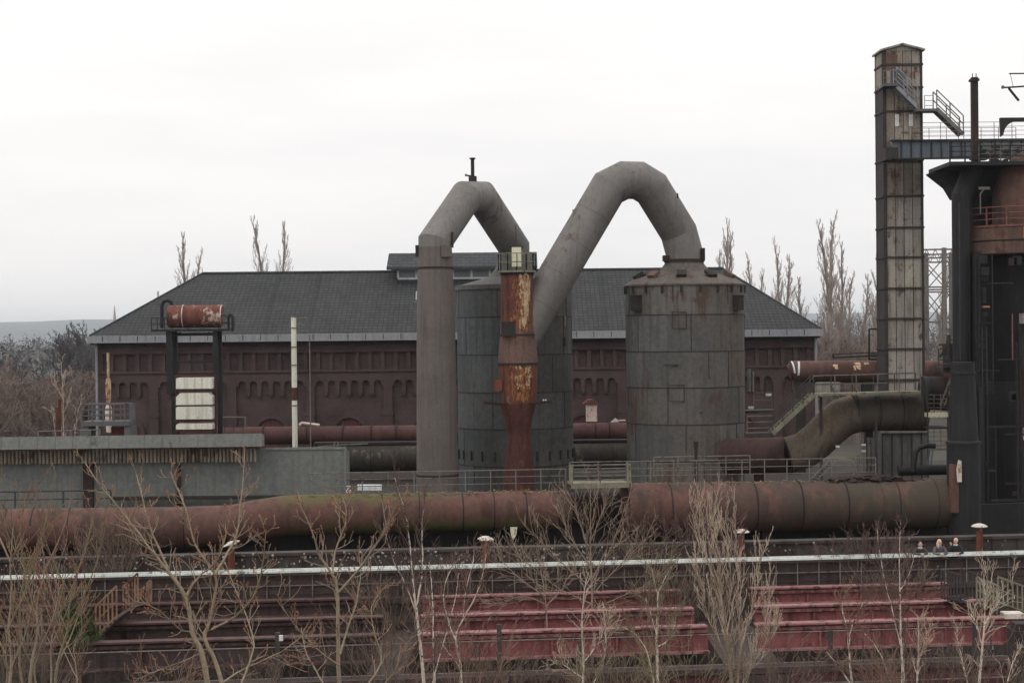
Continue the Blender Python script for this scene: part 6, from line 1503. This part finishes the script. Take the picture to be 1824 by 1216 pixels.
# birches
bb, pt, pu = K['birchbark'], K['twigpale'], K['twigpurple']
traced('birch', 'tall white birch in the centre left with two upright stems', 'tree', 36.0, [
 ([(757,1240),(750,1160),(741,1085),(736,1040),(730,970),(722,915),(712,880),(703,850)], 5.5, .9, 0),
 ([(742,1085),(750,1030),(753,970),(751,930),(757,895)], 3.0, .9, .5),
 ([(776,1240),(772,1150),(770,1060),(764,1000)], 3.2, .9, 1.0),
 ([(765,1240),(782,1170),(800,1110),(812,1060),(817,1020)], 2.0, .9, .5),
 ([(741,1090),(722,1040),(702,1000),(690,960),(683,930)], 1.8, .8, -.5)], bb, pu, 21, twigs=(30, 55, .5), up=.6)
traced('birch', 'pale forked birch leaning right, between the white birch and the red girders', 'tree', 38.0, [
 ([(822,1240),(820,1180),(812,1130),(826,1100),(848,1058),(858,1030),(866,985)], 4.2, .9, 0),
 ([(812,1140),(800,1110),(790,1060),(800,1020),(812,1000)], 2.4, .8, .5),
 ([(820,1190),(790,1150),(770,1120)], 2.0, .8, -.5), ([(826,1100),(828,1060),(840,1010),(845,985)], 1.8, .8, .5)], bb, K['redtwig'], 22, twigs=(24, 50, .5), up=.6)
traced('birch', 'slim pale birch in front of the fan shaped bare tree', 'tree', 39.0, [
 ([(1038,1240),(1039,1180),(1037,1110),(1040,1060),(1044,1032)], 3.6, 1.0, 0), ([(1039,1180),(1062,1150),(1078,1118),(1085,1100)], 2.0, .8, .4), ([(1045,1240),(1075,1180),(1078,1130),(1076,1090)], 1.7, .8, .6), ([(1040,1210),(1015,1190),(990,1175)], 1.4, .8, .6)], bb, pt, 23, twigs=(20, 45, .6), up=.5)
traced('birch', 'slender Y shaped birch before the gap between the red bays', 'tree', 40.0, [
 ([(1171,1240),(1170,1160),(1171,1100),(1172,1056),(1182,1035),(1197,1008)], 4.2, .9, 0), ([(1168,1240),(1160,1190),(1148,1150),(1128,1125),(1112,1118)], 3.0, .8, .5), ([(1171,1150),(1190,1140),(1200,1115),(1204,1100)], 1.8, .8, .5), ([(1172,1060),(1166,1035),(1160,1010)], 1.6, .7, .4), ([(1170,1130),(1160,1095),(1150,1065)], 1.4, .7, .4)], bb, K['olivetwig'], 24, twigs=(22, 42, .5), up=.5)
traced('birch', 'tall thin birch below the olive part of the big pipe', 'tree', 44.0, [
 ([(1608,1240),(1606,1170),(1604,1110),(1603,1040),(1602,985),(1605,925)], 4.4, .9, 0), ([(1604,1150),(1590,1090),(1578,1040),(1567,990),(1562,940)], 1.9, .7, .5), ([(1604,1050),(1620,1020),(1628,990)], 1.5, .6, .5), ([(1610,1216),(1608,1130),(1600,1100)], 2.2, .8, .4)], bb, pu, 25, twigs=(34, 46, .55), up=.5)
traced('birch', 'short birch with arching side branches, left of the tall thin birch', 'tree', 42.0, [
 ([(1520,1240),(1514,1180),(1510,1130),(1506,1108)], 4.0, 1.0, 0), ([(1512,1150),(1516,1120),(1526,1095),(1540,1070)], 2.2, .8, .4), ([(1514,1216),(1490,1180),(1472,1160)], 2.4, .9, .3), ([(1507,1110),(1500,1080),(1508,1050)], 1.6, .7, .3), ([(1595,1240),(1575,1180),(1560,1150),(1540,1128)], 3.0, 1.0, .8)], bb, K['redtwig'], 26, twigs=(22, 45, .6), up=.4)
traced('birch', 'thin pale birch between the dark stair and the tall thin birch', 'tree', 45.0, [
 ([(1634,1240),(1635,1180),(1636,1130),(1635,1095)], 3.2, .8, 0), ([(1635,1180),(1645,1150),(1650,1120)], 1.6, .7, .4)], bb, pt, 27, twigs=(24, 40, .6), up=.5)
traced('birch', 'leaning pale birch in front of the stair at the right', 'tree', 43.0, [
 ([(1743,1240),(1748,1170),(1753,1110),(1755,1060),(1752,1025)], 4.4, 1.0, 0), ([(1750,1150),(1738,1110),(1724,1085)], 2.2, .8, .5), ([(1753,1110),(1770,1085),(1785,1060)], 1.8, .7, .5), ([(1728,1240),(1718,1190),(1708,1150),(1702,1120)], 2.2, .8, .5), ([(1790,1240),(1800,1190),(1812,1160)], 1.8, .7, .9)], bb, pt, 28, twigs=(22, 44, .6), up=.5)
traced('birch', 'small pale birch at the right edge behind the brownish slatted stair', 'tree', 62.8, [
 ([(1768,1060),(1766,1030),(1770,1005)], 1.5, .7, 0), ([(1762,1060),(1756,1025),(1752,1000)], 1.2, .6, 0), ([(1806,1065),(1803,1030),(1808,1000)], 1.2, .6, 0)], bb, pt, 29, twigs=(8, 30, .5), up=.5)
# dense upright bush tree
traced('bushy_tree', 'dense pale brown bushy tree with many upright twigs before the gap of the red bays', 'tree', 40.0, [
 ([(1306,1240),(1298,1170),(1290,1110),(1284,1050),(1281,1000),(1276,950)], 5.5, 1.1, 0), ([(1312,1240),(1318,1150),(1315,1060),(1312,980),(1308,905)], 3.5, .9, .6), ([(1298,1175),(1270,1120),(1252,1060),(1245,1010)], 2.4, .8, -.5), ([(1300,1160),(1335,1100),(1350,1040),(1352,990)], 2.6, .8, .5),
 ([(1320,1240),(1345,1170),(1362,1110),(1370,1060)], 2.2, .8, .5), ([(1284,1060),(1262,1000),(1248,960),(1240,910)], 2.0, .7, .3), ([(1292,1110),(1302,1050),(1296,980),(1290,930)], 2.2, .7, -.4), ([(1268,1010),(1262,960),(1268,912)], 1.5, .7, .3), ([(1310,1240),(1330,1200),(1360,1150),(1380,1130)], 1.8, .7, .3)], tp, K['twigpale'], 31, twigs=(20, 72, .36), up=.9, depth=1, sub=dict(segs=4, wig=.18, up=(.9, .6, .4), rmin=M(.34, 40), tip=.4, n=3, kids=(5, 2), t0=(.15, .3), len=(.5, .5), ang=(.42, .5), rk=.7, shape=lambda t: 1-.3*t, trunk=0))
# fan shaped bare tree growing from the bunkers
traced('bare_tree', 'fan shaped bare tree growing out of the bunkers in the centre', 'tree', 62.3, [
 ([(1055,1100),(1054,1040),(1052,985),(1052,930),(1052,868)], 3.6, .9, 0), ([(1054,1060),(1090,1020),(1120,990),(1150,960)], 1.8, .7, 0), ([(1054,1030),(1084,985),(1100,945),(1112,905)], 1.8, .7, 0), ([(1053,1010),(1024,970),(1006,930),(996,880)], 1.8, .7, 0),
 ([(1053,1045),(1010,1010),(975,975),(945,945)], 1.8, .7, 0), ([(1052,980),(1036,940),(1026,900)], 1.4, .6, 0), ([(1052,960),(1070,920),(1080,885)], 1.4, .6, 0), ([(1054,1075),(1000,1050),(960,1020),(915,985)], 1.7, .7, 0), ([(1054,1085),(1110,1060),(1160,1035),(1195,1000)], 1.6, .7, 0)], K['barkbrown'], K['barkbrown'], 33, twigs=(22, 62, .5), up=.45, depth=.8)
traced('bare_tree', 'low arching bare tree left of the fan shaped one', 'tree', 58.0, [
 ([(975,1110),(972,1075),(968,1040),(960,1000)], 2.4, .8, 0), ([(970,1060),(940,1040),(905,1010),(885,985)], 1.7, .7, 0), ([(970,1075),(935,1062),(905,1070),(888,1090)], 1.4, .7, 0), ([(972,1080),(1000,1050),(1015,1025),(1050,1018)], 1.5, .7, 0)], K['barkbrown'], K['barkbrown'], 34, twigs=(18, 52, .6), up=.3)
# scrub clumps
def clump(name, label, Y, u, v0, w_, h, n, mt, seed, spread=.9, group=None, r=.5):
    rng = random.Random(seed); m = MB(); b = P(u, v0, Y)
    o = dict(segs=4, wig=.2, up=(.2, .2), rmin=M(.36, Y), tip=.4, n=3, kids=(4, 2), t0=(.2, .3), len=(.5, .5), ang=(.55, .5), rk=.8, shape=lambda t: 1-.3*t, trunk=0)
    for i in range(n):
        s = rng.uniform(-1, 1); p = b+Vector((M(w_*.35*s, Y), rng.uniform(-.6, .6), 0)); d = Vector((s*spread*rng.uniform(.5, 1.2), rng.uniform(-.3, .3), 1))
        grow((m, m), p, d, M(h*rng.uniform(.4, 1.0), Y), M(r, Y), 0, o, rng)
    return tag(m.build(name, mt, None, loc=b), label, 'bush', group)
for i, a in enumerate(((66.5, 215, 1012, 90, 110, 46, 'tangled brown bush growing over the wall below the grey shed', 'scrub'), (66.5, 180, 1018, 160, 60, 40, 'low scrub at the foot of the wall near the left edge', 'scrub'), (65.8, 905, 1010, 60, 62, 20, 'thin scrub on the wall below the rusted column', 'scrub'),
    (66.5, 1150, 1004, 80, 80, 26, 'brown scrub on the walkway left of the bushy tree', 'scrub'), (66.8, 1250, 1000, 100, 95, 40, 'purple brown scrub behind the bushy tree', 'twigpurple'), (66.8, 1560, 1000, 120, 62, 44, 'reddish scrub on the wall below the olive pipe', 'twigpurple'), (66.8, 1480, 1002, 60, 45, 16, 'small reddish scrub on the wall left of the thin birch', 'twigpurple'),
    (63.0, 1600, 1075, 130, 75, 44, 'greyish scrub below the walkway around the thin birch', 'scrub'), (63.0, 1200, 1085, 130, 80, 50, 'brown scrub in the gap between the red bays', 'scrub'), (63.4, 1265, 1100, 110, 90, 46, 'tall brown scrub in the gap right of the red middle bay', 'scrub'),
    (44, 880, 1235, 110, 85, 34, 'brown scrub at the bottom edge below the middle red bay', 'scrub'), (44, 980, 1240, 120, 80, 34, 'scrub at the bottom edge left of the slim pale birch', 'scrub'), (44, 1120, 1240, 110, 75, 30, 'scrub at the bottom edge left of the Y shaped birch', 'scrub'),
    (44, 1430, 1240, 130, 80, 34, 'scrub at the bottom edge right of the bushy tree', 'twigpurple'), (46, 1680, 1240, 130, 95, 36, 'scrub at the bottom edge below the dark stair', 'twigpurple'), (40, 690, 1240, 100, 170, 44, 'tall brown scrub around the foot of the white birch', 'scrub'),
    (42, 480, 1240, 120, 80, 26, 'scrub at the bottom edge between the two budding trees', 'scrub'), (30, 60, 1250, 150, 150, 46, 'dense brown scrub at the bottom left corner', 'scrub'), (42, 1560, 1240, 90, 90, 30, 'brown scrub behind the short arching birch', 'scrub'), (56, 1150, 1150, 90, 95, 28, 'thin scrub in front of the right end of the middle red bay', 'scrub'), (36, 820, 1250, 150, 150, 24, 'tall reddish scrub at the bottom edge between the two birches', 'redtwig'), (36, 300, 1250, 130, 110, 20, 'reddish scrub at the bottom edge under the forked budding tree', 'redtwig'), (38, 1090, 1250, 150, 130, 24, 'olive scrub at the bottom edge under the fan shaped tree', 'olivetwig'),
    (38, 1230, 1250, 110, 130, 21, 'olive scrub around the foot of the bushy tree', 'olivetwig'), (38, 1370, 1250, 120, 130, 24, 'tall brown scrub right of the foot of the bushy tree', 'scrub'), (40, 1620, 1250, 130, 130, 24, 'reddish scrub around the foot of the tall thin birch', 'redtwig'), (40, 1770, 1250, 130, 130, 24, 'brown scrub at the bottom right corner', 'scrub'),
    (62.5, 700, 1110, 90, 110, 34, 'grey brown scrub on the cross wall behind the white birch', 'scrub'))):
    clump('scrub_bush', a[6], a[0], a[1], a[2], a[3], a[4], a[5], K[a[7]], 100+i, group='bare scrub bushes around the walkway and bunkers')
# thin birch far left by the pole
traced('birch', 'thin pale birch beside the steel pole in front of the left wood', 'tree', 122.0, [
 ([(113,800),(113,750),(112,700),(109,645)], 1.9, .7, 0), ([(112,690),(118,670),(125,660)], .9, .5, 0), ([(113,735),(122,715),(127,700)], .8, .5, 0), ([(112,710),(102,690),(94,672)], .7, .5, 0), ([(130,800),(138,740),(146,710)], .8, .5, 0), ([(100,780),(94,740),(88,730)], .7, .5, 0)], K['twigpale'], K['twigpale'], 51, twigs=(10, 22, .5), up=.5, root=True)
# green bush with fine needles
rng = random.Random(60); b = P(142, 1150, 55.0); t = thing('conifer_bush', 'bright green needle bush behind the twigs at the lower left', 'bush', b); m = MB(); s_ = MB()
for i in range(260):
    f = rng.random(); a = rng.uniform(0, 6.28); r = .85*(1-f*.75)*rng.random()**.5*(1.0); p = b+Vector((r*math.cos(a)-.15*f, r*math.sin(a), f*1.25)); d = Vector((math.cos(a)*.6, math.sin(a)*.6, .8+rng.random()))
    for k in range(14): q = p+Vector((rng.gauss(0,.07), rng.gauss(0,.07), rng.gauss(0,.07))); e = pert(d, .8, rng)*.13; w_ = e.cross(Vector((rng.random(), rng.random(), .3))).normalized()*.018; m.add([q-w_, q+w_, q+e], [(0,1,2)])
s_.tube([b-Vector((0,0,1.5)), b+Vector((0,0,.9))], [.05, .02], 6); s_.build('stem', K['barkbrown'], t); m.build('foliage', K['green'], t)
# ============================================================ HAZE
hz = MB().box((-7000, -60, -1), (7000, 9600, 118)).build('haze', K['ground'])
struct(hz, 'stuff'); hm = bpy.data.materials.new('haze_air'); hm.use_nodes = True; N = hm.node_tree.nodes; N.clear()
ho = N.new('ShaderNodeOutputMaterial'); vp = N.new('ShaderNodeVolumePrincipled')
vp.inputs['Density'].default_value = 0.00013; vp.inputs['Color'].default_value = (.90, .96, 1.0, 1); vp.inputs['Anisotropy'].default_value = 0.75
hm.node_tree.links.new(vp.outputs[0], ho.inputs['Volume']); hz.data.materials.clear(); hz.data.materials.append(hm)
hz.display_type = 'WIRE'
